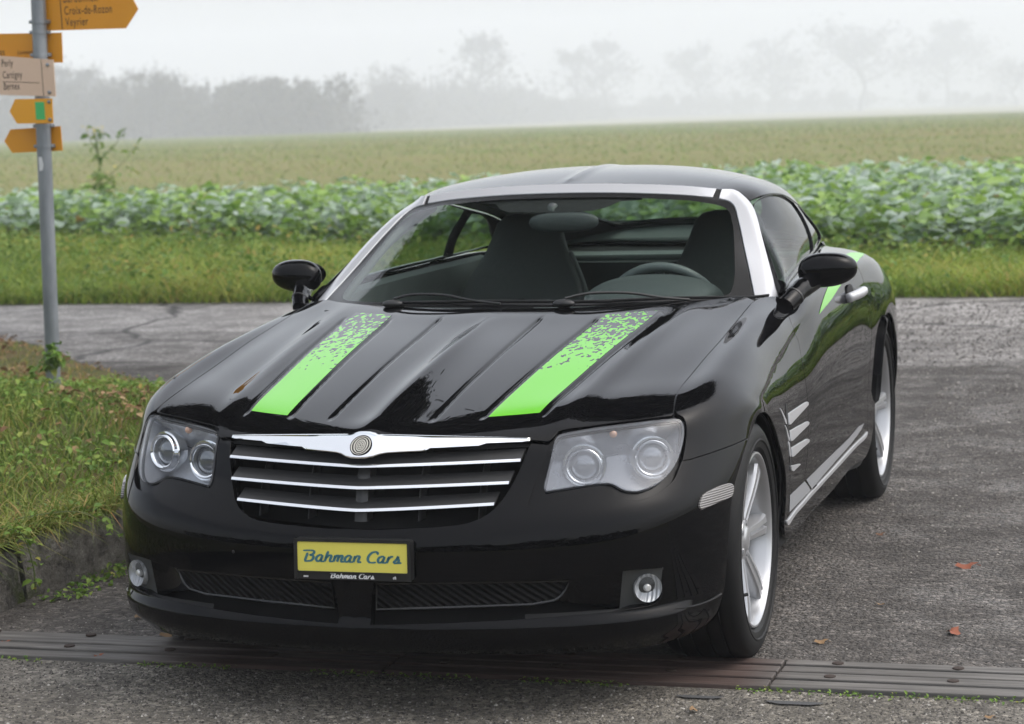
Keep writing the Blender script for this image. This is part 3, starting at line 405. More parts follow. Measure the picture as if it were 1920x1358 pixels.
def panel(name, patch, outline, mat, parent, holes=(), step=(.05, .05), bstep=.03, inset=.0022, off=0., rim=.012, sym=False, both=False, extra=None, bevel=.0013, smooth_out=True, label=None):
    """one skin panel: the (u,v) outline cut out of the patch, with a small rounded edge and a return; sym mirrors and welds at the centre line, both adds a mirrored twin"""
    L = resample(outline, bstep, sym) if smooth_out else np.concatenate([np.linspace(p, q, max(1, int(np.linalg.norm(np.subtract(q, p)) / bstep)), endpoint=False) for p, q in zip(np.array(outline, float), np.roll(np.array(outline, float), -1, 0))])
    if area2(L) < 0: L = L[::-1]
    loops = [inset_loop(patch, L, inset, sym, True) if inset else L]
    for h in holes:
        H = resample(h, bstep, sym)
        if area2(H) < 0: H = H[::-1]
        loops.append(inset_loop(patch, H, -inset, sym, True) if inset else H)
    lo = loops[0].min(0); hi = loops[0].max(0)
    g = np.stack(np.meshgrid(np.arange(lo[0] + step[0] * .5, hi[0], step[0]), np.arange(lo[1] + step[1] * .5, hi[1], step[1])), -1).reshape(-1, 2)
    if extra is not None:
        g = g[[((extra - p) ** 2).sum(1).min() > .018 ** 2 for p in g]]; g = np.concatenate([g, extra])
    ok = inside(loops[0], g)
    for h in loops[1:]: ok &= ~inside(h, g)
    g = g[ok]
    for l in loops:
        if len(g): g = g[seg_dist(l, g) > .35 * min(step + (bstep,))]
    vs = []; es = []
    for l in loops:
        k = len(vs); vs += [tuple(p) for p in l]; es += [(k + i, k + (i + 1) % len(l)) for i in range(len(l))]
    vs += [tuple(p) for p in g]
    q, _, fs, ov, _, _ = delaunay_2d_cdt([Vector(p) for p in vs], es, [], 0, 1e-7)
    q = np.array([tuple(p) for p in q]); fs = np.array([f for f in fs if len(f) == 3])
    c = q[fs].mean(1); keep = inside(loops[0], c)
    for h in loops[1:]: keep &= ~inside(h, c)
    fs = fs[keep]
    A = q[fs]; ar = (A[:, 1, 0] - A[:, 0, 0]) * (A[:, 2, 1] - A[:, 0, 1]) - (A[:, 1, 1] - A[:, 0, 1]) * (A[:, 2, 0] - A[:, 0, 0])
    fs[ar < 0] = fs[ar < 0][:, ::-1]
    fs = fs[np.abs(ar) > 1e-9]
    u, v = q[:, 0], q[:, 1]
    N = patch.nrm(u, v); P = patch.ev(u, v) + N * off
    V = [P]; NN = [N]; F = [tuple(f) for f in fs]; base = len(P)
    if rim:
        for li, l in enumerate(loops):
            PP, n_, o_, _, _ = loop_frame(patch, l, sym, li == 0)
            PP = PP + n_ * off; m = len(l)
            bv_ = min(bevel, abs(rim)); sg = 1 if rim > 0 else -1
            rings = [(PP, n_), (PP + o_ * bv_ - n_ * bv_ * .35 * sg, n_ * .75 * 1 + o_ * .66 * sg), (PP + o_ * bv_ * 1.3 - n_ * bv_ * 1.2 * sg, o_ * sg + n_ * .15), (PP + o_ * bv_ * 1.3 - n_ * rim, o_ * sg)]
            if sg < 0: rings = [(PP, n_), (PP, -o_), (PP + o_ * .0 - n_ * rim, -o_)]
            idx = []
            for p_, k_ in rings:
                idx.append(np.arange(m) + base); base += m; V.append(p_); NN.append(k_ / (np.linalg.norm(k_, axis=1, keepdims=True) + 1e-9))
            rr = range(len(idx) - 1) if sg > 0 else (1,)
            on = np.abs(l[:, 0]) < 1e-6 if sym else np.zeros(m, bool)
            for a in rr:
                for i in range(m):
                    j = (i + 1) % m
                    if on[i] and on[j]: continue
                    f = (idx[a][i], idx[a + 1][i], idx[a + 1][j], idx[a][j])
                    F.append(f if li == 0 else f[::-1])
    V = np.concatenate(V); NN = np.concatenate(NN)
    if sym:
        n0 = len(V); onx = np.abs(V[:, 0]) < 2e-6
        mp = np.arange(n0) + n0; mp[onx] = np.where(onx)[0]
        NN[onx, 0] = 0; NN /= np.linalg.norm(NN, axis=1, keepdims=True) + 1e-9
        V = np.concatenate([V, V * [-1, 1, 1]]); NN = np.concatenate([NN, NN * [-1, 1, 1]])
        F = F + [tuple(mp[list(f)][::-1]) for f in F]
    o = mesh_obj(name, V, F, mat, parent, NN)
    if label: o['label'] = label
    if both:
        o2 = mesh_obj(name, V * [-1, 1, 1], [f[::-1] for f in F], mat, parent, NN * [-1, 1, 1])
        return o, o2
    return o

# ---------------------------------------------------------------- materials
def mat(name, base=(.5, .5, .5), rough=.5, metal=0., spec=.5, coat=0., **kw):
    m = bpy.data.materials.new(name); m.use_nodes = True
    b = m.node_tree.nodes['Principled BSDF']
    b.inputs['Base Color'].default_value = (*base, 1); b.inputs['Roughness'].default_value = rough; b.inputs['Metallic'].default_value = metal
    b.inputs['Specular IOR Level'].default_value = spec; b.inputs['Coat Weight'].default_value = coat
    for k, v in kw.items(): b.inputs[k.replace('_', ' ')].default_value = v
    return m
class NT:
    """tiny node helper on a material"""
    def __init__(s, m): s.m = m; s.t = m.node_tree; s.b = s.t.nodes['Principled BSDF']
    def n(s, typ, **kw):
        x = s.t.nodes.new('ShaderNode' + typ)
        for k, v in kw.items(): setattr(x, k, v)
        return x
    def l(s, a, b): s.t.links.new(a, b)
    def coord(s, kind='Object', scale=(1, 1, 1), rot=(0, 0, 0)):
        c = s.n('TexCoord'); mp = s.n('Mapping'); mp.inputs['Scale'].default_value = scale; mp.inputs['Rotation'].default_value = rot
        s.l(c.outputs[kind], mp.inputs[0]); return mp.outputs[0]
    def noise(s, co, scale, detail=4, rough=.55):
        x = s.n('TexNoise'); x.inputs['Scale'].default_value = scale; x.inputs['Detail'].default_value = detail; x.inputs['Roughness'].default_value = rough
        s.l(co, x.inputs['Vector']); return x.outputs['Fac']
    def ramp(s, f, stops):
        x = s.n('ValToRGB'); e = x.color_ramp.elements
        while len(e) < len(stops): e.new(.5)
        for q, (p, c) in zip(e, stops): q.position = p; q.color = (*c, 1) if len(c) == 3 else c
        s.l(f, x.inputs[0]); return x.outputs[0]
    def mix(s, f, a, b, blend='MIX'):
        x = s.n('Mix', data_type='RGBA', blend_type=blend)
        for v, i in ((f, 0), (a, 6), (b, 7)):
            if isinstance(v, (int, float)): x.inputs[i].default_value = v
            elif isinstance(v, tuple): x.inputs[i].default_value = (*v, 1)
            else: s.l(v, x.inputs[i])
        return x.outputs[2]
    def math(s, op, a, b=0., clamp=False):
        x = s.n('Math', operation=op, use_clamp=clamp)
        for v, i in ((a, 0), (b, 1)):
            if isinstance(v, (int, float)): x.inputs[i].default_value = v
            else: s.l(v, x.inputs[i])
        return x.outputs[0]
    def bump(s, h, strength=.5, dist=.01):
        x = s.n('Bump'); x.inputs['Strength'].default_value = strength; x.inputs['Distance'].default_value = dist
        s.l(h, x.inputs['Height']); s.l(x.outputs[0], s.b.inputs['Normal'])
def grey(v): return (v, v, v)
# ---------------------------------------------------------------- unseen hedge and tree, added so the paint mirrors something dark
def reflection_hedge():  # hedge added behind the camera to give bumper, chrome and glass dark reflections
    hm = mat('added_hedge_leaf', (.018, .028, .010), .8)
    g = np.random.default_rng(3)
    n = 26000; P = np.c_[g.uniform(-40, 40, n), -20 + g.normal(size=n) * .8, 2.6 * g.random(n) ** .8]; P[:, 2] *= 1 + .25 * np.sin(P[:, 0] * .9) 
    d = g.normal(size=(n, 3)) * .35; e = g.normal(size=(n, 3)) * .35; V = np.stack([P, P + d, P + d + e, P + e], 1).reshape(-1, 3)
    o = mesh_obj('added_dark_hedge', V, [tuple(range(4 * i, 4 * i + 4)) for i in range(n)], hm, smooth=False); tag(o, 'unseen dark hedge added behind the camera to darken the reflections in the car', 'hedge', kind='stuff')
reflection_hedge()
def reflection_tree():  # dense crown added out of view, placed to blacken the bonnet's sky reflection
    g = np.random.default_rng(17); e = tag(empty('added_dark_tree', (-14.5, 9.0, 0)), 'unseen dark tree added out of view to darken the reflections in the bonnet', 'tree')
    bm = bmesh.new(); tube(bm, [(0, 0, -.1), (.1, 0, 3), (.6, .2, 7), (3, 1.2, 11), (7, 1.8, 12.5)], [.42, .34, .28, .2, .1], 10); bm_obj('trunk', bm, mat('added_tree_bark', (.04, .033, .026), .9), e)
    n = 260000; d = g.normal(size=(n, 3)); d *= (np.minimum(g.random(n) ** .33 + np.abs(g.normal(size=n)) * .10, 1.5) / np.linalg.norm(d, axis=1))[:, None]; C = d * OV_R + OV_C
    a = g.normal(size=(n, 3)) * .085; b = g.normal(size=(n, 3)) * .085; V = np.stack([C, C + a, C + a + b, C + b], 1).reshape(-1, 3) - [-14.5, 9, 0]
    mesh_obj('crown', V, [tuple(range(4 * i, 4 * i + 4)) for i in range(n)], mat('added_tree_leaf', (.020, .028, .012), .8), e, smooth=False)
OV_C, OV_R = np.array([-5.0, 11.0, 12.9]), np.array([10.4, 4.0, 3.2])
reflection_tree()
# ---------------------------------------------------------------- car
def make_paint(name, base, rough=.035):
    m = mat(name, base, rough, spec=.5, coat=0.0, IOR=1.25); t = NT(m)
    co = t.coord('Object', (1, 1, 1))
    d = t.noise(co, 3.0, 6)
    r = t.math('MULTIPLY_ADD', d, .022); t.t.nodes[-1].inputs[2].default_value = rough - .015
    t.l(r, t.b.inputs['Roughness'])
    return m
PAINT = make_paint('black_paint', (.0022, .0022, .0026), .020)
PLASTIC = mat('black_plastic', grey(.012), .45)
SATIN = mat('satin_black', grey(.010), .25)
DARK = mat('dark_cavity', grey(.004), .8)
CHROME = mat('chrome', (.86, .87, .88), .07, 1.)
SILVER = mat('silver_paint', (.50, .505, .52), .32, .20, coat=.6, Coat_Roughness=.05)
DECAL_SILVER = mat('silver_film', (.40, .41, .43), .32, .35)
ALLOY = mat('alloy_silver', (.44, .445, .455), .30, .65)
RUBBER = mat('tyre_rubber', grey(.008), .6, spec=.22)
GREEN = mat('lime_green_film', (.13, .46, .032), .22)
def make_glass(name, tint, refl=1.0, milk=0., rough=0., ior=1.32):
    m = bpy.data.materials.new(name); m.use_nodes = True; nt = m.node_tree; nt.nodes.clear()
    out = nt.nodes.new('ShaderNodeOutputMaterial'); tr = nt.nodes.new('ShaderNodeBsdfTransparent'); tr.inputs[0].default_value = (*tint, 1)
    gl = nt.nodes.new('ShaderNodeBsdfGlossy'); gl.inputs['Roughness'].default_value = rough; gl.inputs[0].default_value = (refl, refl, refl, 1)
    fr = nt.nodes.new('ShaderNodeFresnel'); ge = nt.nodes.new('ShaderNodeNewGeometry'); ir = nt.nodes.new('ShaderNodeMapRange')   # same reflection from either side of the thin pane
    ir.inputs[3].default_value = ior; ir.inputs[4].default_value = 1 / ior; nt.links.new(ge.outputs['Backfacing'], ir.inputs[0]); nt.links.new(ir.outputs[0], fr.inputs[0])
    mx = nt.nodes.new('ShaderNodeMixShader'); base = tr.outputs[0]
    if milk:
        df = nt.nodes.new('ShaderNodeBsdfDiffuse'); df.inputs[0].default_value = (.40, .415, .45, 1)
        tl = nt.nodes.new('ShaderNodeBsdfTranslucent'); tl.inputs[0].default_value = (.40, .415, .45, 1)
        m1 = nt.nodes.new('ShaderNodeMixShader'); m1.inputs[0].default_value = .35; nt.links.new(df.outputs[0], m1.inputs[1]); nt.links.new(tl.outputs[0], m1.inputs[2])
        m2 = nt.nodes.new('ShaderNodeMixShader')
        tc = nt.nodes.new('ShaderNodeTexCoord'); nz = nt.nodes.new('ShaderNodeTexNoise'); nz.inputs['Scale'].default_value = 14; nz.inputs['Detail'].default_value = 5
        rp = nt.nodes.new('ShaderNodeMapRange'); rp.inputs[1].default_value = .3; rp.inputs[2].default_value = .7; rp.inputs[3].default_value = milk * .78; rp.inputs[4].default_value = min(milk * 1.15, 1)
        nt.links.new(tc.outputs['Object'], nz.inputs['Vector']); nt.links.new(nz.outputs[0], rp.inputs[0]); sz = nt.nodes.new('ShaderNodeSeparateXYZ'); nt.links.new(tc.outputs['Object'], sz.inputs[0]); zr = nt.nodes.new('ShaderNodeMapRange'); zr.inputs[1].default_value = .648; zr.inputs[2].default_value = .680; zr.inputs[3].default_value = 1.; zr.inputs[4].default_value = .35; nt.links.new(sz.outputs[2], zr.inputs[0]); mm = nt.nodes.new('ShaderNodeMath'); mm.operation = 'MULTIPLY'; nt.links.new(rp.outputs[0], mm.inputs[0]); nt.links.new(zr.outputs[0], mm.inputs[1]); nt.links.new(mm.outputs[0], m2.inputs[0])
        nt.links.new(tr.outputs[0], m2.inputs[1]); nt.links.new(m1.outputs[0], m2.inputs[2]); base = m2.outputs[0]
    nt.links.new(fr.outputs[0], mx.inputs[0]); nt.links.new(base, mx.inputs[1]); nt.links.new(gl.outputs[0], mx.inputs[2]); nt.links.new(mx.outputs[0], out.inputs[0])
    return m
GLASS = make_glass('window_glass', (.80, .86, .83))
SIDEGLASS = make_glass('side_glass', (.50, .57, .53), ior=1.12)
LENS = make_glass('clear_lens', (.93, .94, .95))
FOGLENS = make_glass('clouded_lens', (.9, .92, .94), milk=.42)
CLOTH = mat('dark_seat_cloth', (.095, .100, .100), .75)
TRIM = mat('grey_trim', (.20, .215, .21), .6)
INNER = mat('interior_plastic', (.045, .052, .052), .5)

car = tag(empty('sports_car'), 'black two-door coupe with lime green bonnet stripes and silver windscreen frame', 'car')
B_ = BODY; o_ = OUT
def dsk(uvs): return np.array(uvs, float)

# extra interior points that follow the bonnet strakes and the spine, so they shade crisply
gx = []
for (x0, y0), (x1, y1) in GROOVES + [((0, -.655), (0, .42))]:
    for off in (-.014, -.009, -.006, -.003, .0, .003, .006, .009, .014) if x0 else (.002, .005, .009, .014, .021, .03, .04, .055):
        for t in np.linspace(-.02, 1.02, 80): gx.append((x0 + (x1 - x0) * t + off, y0 + (y1 - y0) * t))
gx = np.array(gx); GX = B_.uv(np.c_[gx, hood_z(gx[:, 0], gx[:, 1])])
hood = panel('bonnet', B_, o_['hood'], PAINT, car, sym=True, step=(.06, .06), extra=GX, rim=.014)
hood_holes = []
bump_ = panel('front_bumper', B_, o_['front_bumper'], PAINT, car, sym=True, holes=[o_['intake']], step=(.05, .04), rim=.035)
sp = np.array([(.862, y, .70 + (y - .05) * .135 + dz) for y in np.linspace(.01, 1.12, 112) for dz in (-.034, -.026, -.020, -.015, -.010, -.005, 0, .004, .009)]); SX = B_.uv(sp)
fend = panel('front_fender', B_, o_['front_fender'], PAINT, car, both=True, step=(.04, .05), extra=SX)
door = panel('door', B_, o_['door'], PAINT, car, both=True, step=(.05, .05), extra=SX)
panel('rear_body', B_, o_['rear_body'], PAINT, car, sym=True, step=(.08, .08))
panel('sill', B_, o_['sill'], PAINT, car, both=True, step=(.06, .08), inset=.001)
panel('sill_trim', B_, o_['sill_trim'], SILVER, car, both=True, off=.004, rim=.004, inset=0, step=(.05, .2), bevel=.0005)
# lamp surrounds: painted recess round each lamp, then bowl and lens
panel('lamp_surround', B_, o_['lamp_surround'], PAINT, car, both=True, holes=[o_['headlamp']], off=-.011, rim=.006, inset=-.003, step=(.04, .04))

# dark inner shell under the skin, cut away at the openings
def inner_shell():
    U, V, D, nu, nv = B_.dense(); N = B_.nrm(U, V); P = D - N * .016
    grille = OUT['front_bumper'][:11]; gp = [(0, grille[0][1])] + list(grille) + [(0, grille[-1][1] + .05)]
    F = []
    uv = np.stack([U, V], 1).reshape(nv, nu, 2); cen = (uv[:-1, :-1] + uv[1:, 1:]) / 2; cc = cen.reshape(-1, 2)
    bad = inside(gp, cc) | inside(OUT['headlamp'], cc) | inside(OUT['intake'], cc)
    bad |= (cc[:, 1] > B_.tv[15] + .02) & (cc[:, 0] < 2.33) & (cc[:, 1] < B_.tv[21])
    for k in np.where(~bad)[0]:
        j, i = divmod(k, nu - 1); a = j * nu + i; F.append((a, a + 1, a + nu + 1, a + nu))
    n = len(P); V2 = np.concatenate([P, P * [-1, 1, 1]]); F2 = F + [tuple(q + n for q in f[::-1]) for f in F]
    return mesh_obj('inner_shell', V2, F2, DARK, car)
inner_shell()
bm = bmesh.new()
box(bm, (0, 1.2, .20), (1.16, 3.6, .03)); box(bm, (0, -.42, .40), (.95, .06, .42)); box(bm, (0, .62, .55), (1.2, .04, .66)); box(bm, (0, 3.0, .5), (1.3, .04, .6))
for s in (-1, 1):
    box(bm, (s * .54, .10, .46), (.04, .80, .50)); box(bm, (s * .56, 2.45, .46), (.04, 1.2, .5)); box(bm, (s * .70, 1.15, .27), (.26, 1.55, .12))
bm_obj('underbody', bm, DARK, car)
for s in (-1, 1):
    for yc, zc, r, xo in ((0, .316, .350, .800), (2.4, .328, .360, .83)):
        bm = bmesh.new(); n = 40; rings = []
        for x in (.52, xo):
            rings.append([bm.verts.new((s * x, yc - r * math.cos(a), zc + r * math.sin(a))) for a in np.linspace(-.12, math.pi + .12, n)])
        for i in range(n - 1): bm.faces.new((rings[0][i], rings[0][i + 1], rings[1][i + 1], rings[1][i]))
        bm.faces.new(rings[0])
        bm_obj('wheel_arch_liner', bm, DARK, car)

# ---------------------------------------------------------------- bonnet stripes
def make_stripe_mat():
    m = mat('stripe_film', (.13, .46, .032), .18, spec=.3); t = NT(m)
    c = t.n('TexCoord'); sp = t.n('SeparateXYZ'); t.l(c.outputs['Object'], sp.inputs[0])
    mp = t.n('Mapping'); mp.inputs['Scale'].default_value = (1.25, .62, 1); mp.inputs['Rotation'].default_value = (0, 0, .45); t.l(c.outputs['Object'], mp.inputs[0])
    vo = t.n('TexVoronoi'); vo.inputs['Scale'].default_value = 105; vo.inputs['Randomness'].default_value = 1.0
    nz = t.noise(mp.outputs[0], 40, 2)
    ad = t.n('VectorMath', operation='MULTIPLY_ADD'); t.l(nz, ad.inputs[0]); ad.inputs[1].default_value = (.012, .03, 0); t.l(mp.outputs[0], ad.inputs[2])
    t.l(ad.outputs[0], vo.inputs['Vector'])
    sc = t.n('SeparateColor'); t.l(vo.outputs['Color'], sc.inputs[0])
    g = t.n('MapRange'); t.l(sp.outputs['Y'], g.inputs[0]); g.inputs[1].default_value = -.10; g.inputs[2].default_value = .50; g.inputs[3].default_value = .03; g.inputs[4].default_value = .86
    thr = t.math('LESS_THAN', sc.outputs[0], g.outputs[0])
    lo = t.math('GREATER_THAN', sp.outputs['Y'], -.13); thr = t.math('MULTIPLY', thr, lo)
    t.l(t.mix(thr, (.13, .46, .032), (.004, .004, .0045)), t.b.inputs['Base Color'])
    r = t.math('MULTIPLY_ADD', thr, -.14); t.t.nodes[-1].inputs[2].default_value = .18; t.l(r, t.b.inputs['Roughness'])
    return m
STRIPE = make_stripe_mat()
(a0, a1), (b0, b1) = GROOVES[1], GROOVES[2]
def gl(g, y): return g[0][0] + (g[1][0] - g[0][0]) * (y - g[0][1]) / (g[1][1] - g[0][1])
ys = np.linspace(-.505, .46, 18)
o3 = [(gl(GROOVES[1], y) + .011, y) for y in ys] + [(gl(GROOVES[2], y) - .011, y) for y in ys[::-1]]
o3 = np.array(o3); o3[:, 1] += .30 * (o3[:, 0] / .706) ** 2 - .06
suv = B_.uv(np.c_[o3, hood_z(o3[:, 0], o3[:, 1])])
for q in panel('stripe', B_, suv, STRIPE, hood, both=True, off=.0009, rim=0, inset=0, step=(.035, .05)): pass

# ---------------------------------------------------------------- flank details
for k in ('fender_stripe', 'door_stripe'):
    P_ = fend if k[0] == 'f' else door
    a, b = panel('silver_stripe', B_, o_[k], DECAL_SILVER, P_[0], both=True, off=.0010, rim=0, inset=0, step=(.05, .08), smooth_out=False); b.parent = P_[1]
for k in 'abcd':
    a, b = panel('vent_fin', B_, o_['vent_fin_' + k], SILVER, fend[0], both=True, off=.004, rim=.005, inset=0, step=(.03, .03), bstep=.02, bevel=.0005, smooth_out=False); b.parent = fend[1]
for k in 'abc':
    a, b = panel('vent_chip', B_, o_['vent_chip_' + k], SILVER, fend[0], both=True, off=.002, rim=.003, inset=0, step=(.03, .03), smooth_out=False, bevel=.0005); b.parent = fend[1]
a, b = panel('vent_slot', B_, o_['vent_gap'], DARK, fend[0], both=True, off=.0008, rim=0, inset=0, step=(.03, .03)); b.parent = fend[1]
t_ = mat('marker_lens', (.15, .145, .14), .15, .0, spec=.8, coat=.6); q = NT(t_); ww = q.n('TexWave', wave_type='BANDS', bands_direction='Z'); ww.inputs['Scale'].default_value = 55; q.l(q.coord('Object'), ww.inputs['Vector']); q.l(q.ramp(ww.outputs[0], [(0, (.13, .125, .12)), (.6, (.17, .16, .15)), (1, (.23, .215, .20))]), q.b.inputs['Base Color']); q.bump(ww.outputs[0], .6, .004)
panel('side_marker', B_, o_['side_marker'], t_, car, both=True, off=.006, rim=.008, inset=0, step=(.03, .03), bevel=.002)
a, b = panel('green_flash', B_, o_['green_flash'], GREEN, car, both=True, off=.0012, rim=0, inset=0, step=(.05, .05)); 

# ---------------------------------------------------------------- screen, roof, side windows
panel('windscreen', SCREEN, o_['windscreen'], GLASS, car, sym=True, rim=0, inset=0, step=(.08, .08))
panel('screen_border', SCREEN, o_['screen_border'], SATIN, car, sym=True, holes=[], rim=0, inset=0, step=(.05, .05), off=-.0) if False else None
def ring_panel(name, patch, outer, inner, m, parent, sym):
    """band between two (u,v) outlines, both starting and ending on the centre line"""
    return panel(name, patch, list(outer) + [p for p in list(inner)[::-1]], m, parent, sym=sym, rim=0, inset=0, step=(.05, .05))
ring_panel('screen_border', SCREEN, o_['screen_border'], o_['windscreen'], SATIN, car, True)
panel('header_trim', SCREEN, o_['header_trim'], SILVER, car, sym=True, step=(.06, .06), inset=.0005, rim=.004, off=.002)
panel('pillar_trim', SCREEN, o_['pillar_trim'], SILVER, car, both=True, step=(.04, .05), inset=.0005, rim=.006, off=.002)
# thin dark base under the trims closes the joints
U = np.array([(u, v) for u in (0, .4, .8, 1.2, 1.6, 2.0) for v in (0,)])
panel('pillar_seal', SCREEN, [(1.60, .02), (SCREEN.u1, .02), (SCREEN.u1, SCREEN.v1), (0, SCREEN.v1), (0, 1.60), (1.3, 1.60), (1.55, 1.45)], DARK, car, sym=True, off=-.004, rim=0, inset=0, smooth_out=False)
rg = o_['rear_glass']
panel('roof_panel', ROOF, [(0., .02)] + [(u, .02) for u in (.3, .6, .9)] + o_['roof'][4:-1] + [(0., ROOF.v1)] + [(0., 3.25)] + [p for p in rg[::-1]][0:] + [], PAINT, car, sym=True, step=(.07, .08), inset=.0012, rim=.010)
panel('roof_rail', ROOF, o_['roof_rail'], PAINT, car, both=True, step=(.05, .08), inset=.001, rim=.008)
panel('rear_window', ROOF, rg, SIDEGLASS, car, sym=True, rim=0, inset=0, off=-.004, step=(.08, .08))
a = panel('side_frame', SIDE, o_['side_frame'], PAINT, car, both=True, holes=[o_['door_glass'], o_['quarter_glass']], step=(.05, .08), rim=.012, inset=.0006, off=.0)
a = panel('door_window', SIDE, o_['door_glass'], SIDEGLASS, car, both=True, rim=0, inset=-.004, off=-.007, step=(.08, .08))
a = panel('quarter_window', SIDE, o_['quarter_glass'], SIDEGLASS, car, both=True, rim=0, inset=-.004, off=-.007, step=(.08, .08))

# ---------------------------------------------------------------- headlamps
def lamp(sgn, milky):
    mir = np.array([sgn, 1, 1])
    def place(q):
        if sgn < 0: q.data.transform(Matrix.Scale(-1, 4, (1, 0, 0))); q.data.flip_normals()
        return q
    h = panel('headlamp', B_, o_['headlamp'], mat('lamp_bowl', (.30, .31, .33) if milky else (.30, .31, .33), .25, .45), car, off=-.095, rim=-.090, inset=-.001, step=(.04, .04))
    place(h)
    h['label'] = 'clouded headlamp with milky lens' if milky else 'clear headlamp with two projectors'
    for (cx, cy_, cz, r) in ((.512, -.505, .594, .040), (.668, -.426, .604, .040)):
        fw = Vector((.16 if cx < .6 else .38, -1, .08)).normalized()
        M_ = Matrix.Translation((cx, cy_, cz)) @ fw.to_track_quat('X', 'Z').to_matrix().to_4x4()
        bm = bmesh.new()
        lathe(bm, [(-.03, r * .86), (.004, r * .92), (.010, r), (.012, r * 1.08), (.008, r * 1.17), (.0, r * 1.20), (-.004, r * 1.30), (-.002, r * 1.36), (-.006, r * 1.40), (-.03, r * 1.42)], 48, M_)
        place(bm_obj('projector_ring', bm, CHROME, h, 40))
        bm = bmesh.new()
        lathe(bm, [(.016 * math.cos(t) - .012, r * .86 * math.sin(t)) for t in np.linspace(0.02, math.pi / 2, 10)], 40, M_)
        place(bm_obj('projector', bm, mat('projector_glass', (.42, .43, .45) if milky else (.16, .17, .18), .03, .6, coat=1.) , h, 60))
    bm = bmesh.new(); bmesh.ops.create_uvsphere(bm, u_segments=20, v_segments=12, radius=.010, matrix=Matrix.Translation((.578, -.463, .669)))
    place(bm_obj('indicator_bulb', bm, mat('amber_bulb', (.55, .30, .18), .25, coat=1.), h, 60))
    place(panel('lamp_lens', B_, o_['headlamp'], FOGLENS if milky else LENS, h, off=0.0, rim=.004, inset=.0012, step=(.04, .04), bevel=.002))
lamp(1, True); lamp(-1, False)

# ---------------------------------------------------------------- grille, winged badge
def grille_y(x, yc, ye, xe): return yc + (ye - yc) * (abs(x) / xe) ** 1.25
SL = [((-.727, .623), (.386, -.634, .628)), ((-.744, .572), (.367, -.675, .579)), ((-.760, .519), (.338, -.710, .532))]
gr = None
bm = bmesh.new()   # grille frame: dark tray behind the bars
n = 25
for zt, dy in ((.66, .10), (.47, .10)): pass
xs = np.linspace(-.42, .42, n)
rows_ = []
for z, yo in ((.682, .055), (.60, .075), (.50, .06), (.462, .05)):
    rows_.append([bm.verts.new((x, -.74 + .15 * (abs(x) / .4) ** 1.3 + yo + (z - .5) * .35, z)) for x in xs])
for a, b in zip(rows_, rows_[1:]):
    for i in range(n - 1): bm.faces.new((a[i], a[i + 1], b[i + 1], b[i]))
gr = bm_obj('grille', bm, DARK, car, 60)
BLADE = mat('grille_blade', grey(.034), .42)
for (yc, zc), (xe, ye, ze) in SL:
    xs = np.linspace(-xe, xe, 33); bmb = bmesh.new(); bmc = bmesh.new(); rb = []; rc = []
    for x in xs:
        f = (abs(x) / xe); y = grille_y(x, yc, ye, xe); z = zc + (ze - zc) * f ** 1.25
        sec = [(.000, -.0038), (-.003, -.0026), (-.0015, .0012), (.002, .0038), (.006, .0038), (.006, -.0038)]
        rc.append([bmc.verts.new((x, y + a, z + b)) for a, b in sec])
        sec = [(.004, .003), (.05, .022), (.052, .018), (.004, -.004)]
        rb.append([bmb.verts.new((x, y + a, z + b)) for a, b in sec])
    for bm_, r_ in ((bmc, rc), (bmb, rb)):
        k = len(r_[0])
        for a, b in zip(r_, r_[1:]):
            for j in range(k): bm_.faces.new((a[j], a[(j + 1) % k], b[(j + 1) % k], b[j]))
        bm_.faces.new(r_[0]); bm_.faces.new(r_[-1])
    bl = bm_obj('grille_bar', bmb, BLADE, gr, 35); bm_obj('chrome_edge', bmc, CHROME, gr, 35)
for x in (-.29, -.145, 0, .145, .29):
    bm = bmesh.new(); w = .003 if x else .016
    pts = [(.66, -.675 + .118 * (abs(x) / .39) ** 1.3), (.60, -.715 + .1 * (abs(x) / .39) ** 1.3), (.55, -.735 + .08 * (abs(x) / .38) ** 1.3), (.487, -.752 + .07 * (abs(x) / .36) ** 1.3)]
    v = []
    for z, y in pts: v.append([bm.verts.new((x + s * w, y + d, z)) for s, d in ((-1, .016), (-.25, .011), (.25, .011), (1, .016), (1, .06), (-1, .06))])
    for a, b in zip(v, v[1:]):
        for j in range(6): bm.faces.new((a[j], a[(j + 1) % 6], b[(j + 1) % 6], b[j]))
    bm_obj('grille_rib', bm, BLADE, gr, 40)
# wing
def wing_y(x): return -.707 + .115 * (abs(x) / .397) ** 1.3
top = [(0, .7035), (.014, .7028), (.026, .6992), (.037, .6955), (.052, .6945), (.12, .6915), (.22, .6868), (.32, .6815), (.397, .6765)]
bot = [(.3985, .6705), (.385, .6685), (.302, .669), (.292, .6665), (.284, .664), (.23, .6632), (.172, .6622), (.163, .659), (.155, .6562), (.10, .655), (.066, .6535), (.050, .6505), (.036, .6455), (.018, .6425), (0, .6420)]
half = top + bot; full = [(x, z) for x, z in half] + [(-x, z) for x, z in half[-2:0:-1]]
bm = bmesh.new(); L = []
cz = .6705
for dy, sc in ((.012, 1.0), (0., 1.0), (-.0035, .93), (-.0045, .80)):
    L.append([bm.verts.new((x * (1 - (1 - sc) * .12), wing_y(x) + dy + (z - cz) * .85 - .0030 * (1 if abs(x) < .05 else 0), cz + (z - cz) * sc)) for x, z in full])
for a, b in zip(L, L[1:]):
    for i in range(len(full)): bm.faces.new((a[i], a[(i + 1) % len(full)], b[(i + 1) % len(full)], b[i]))
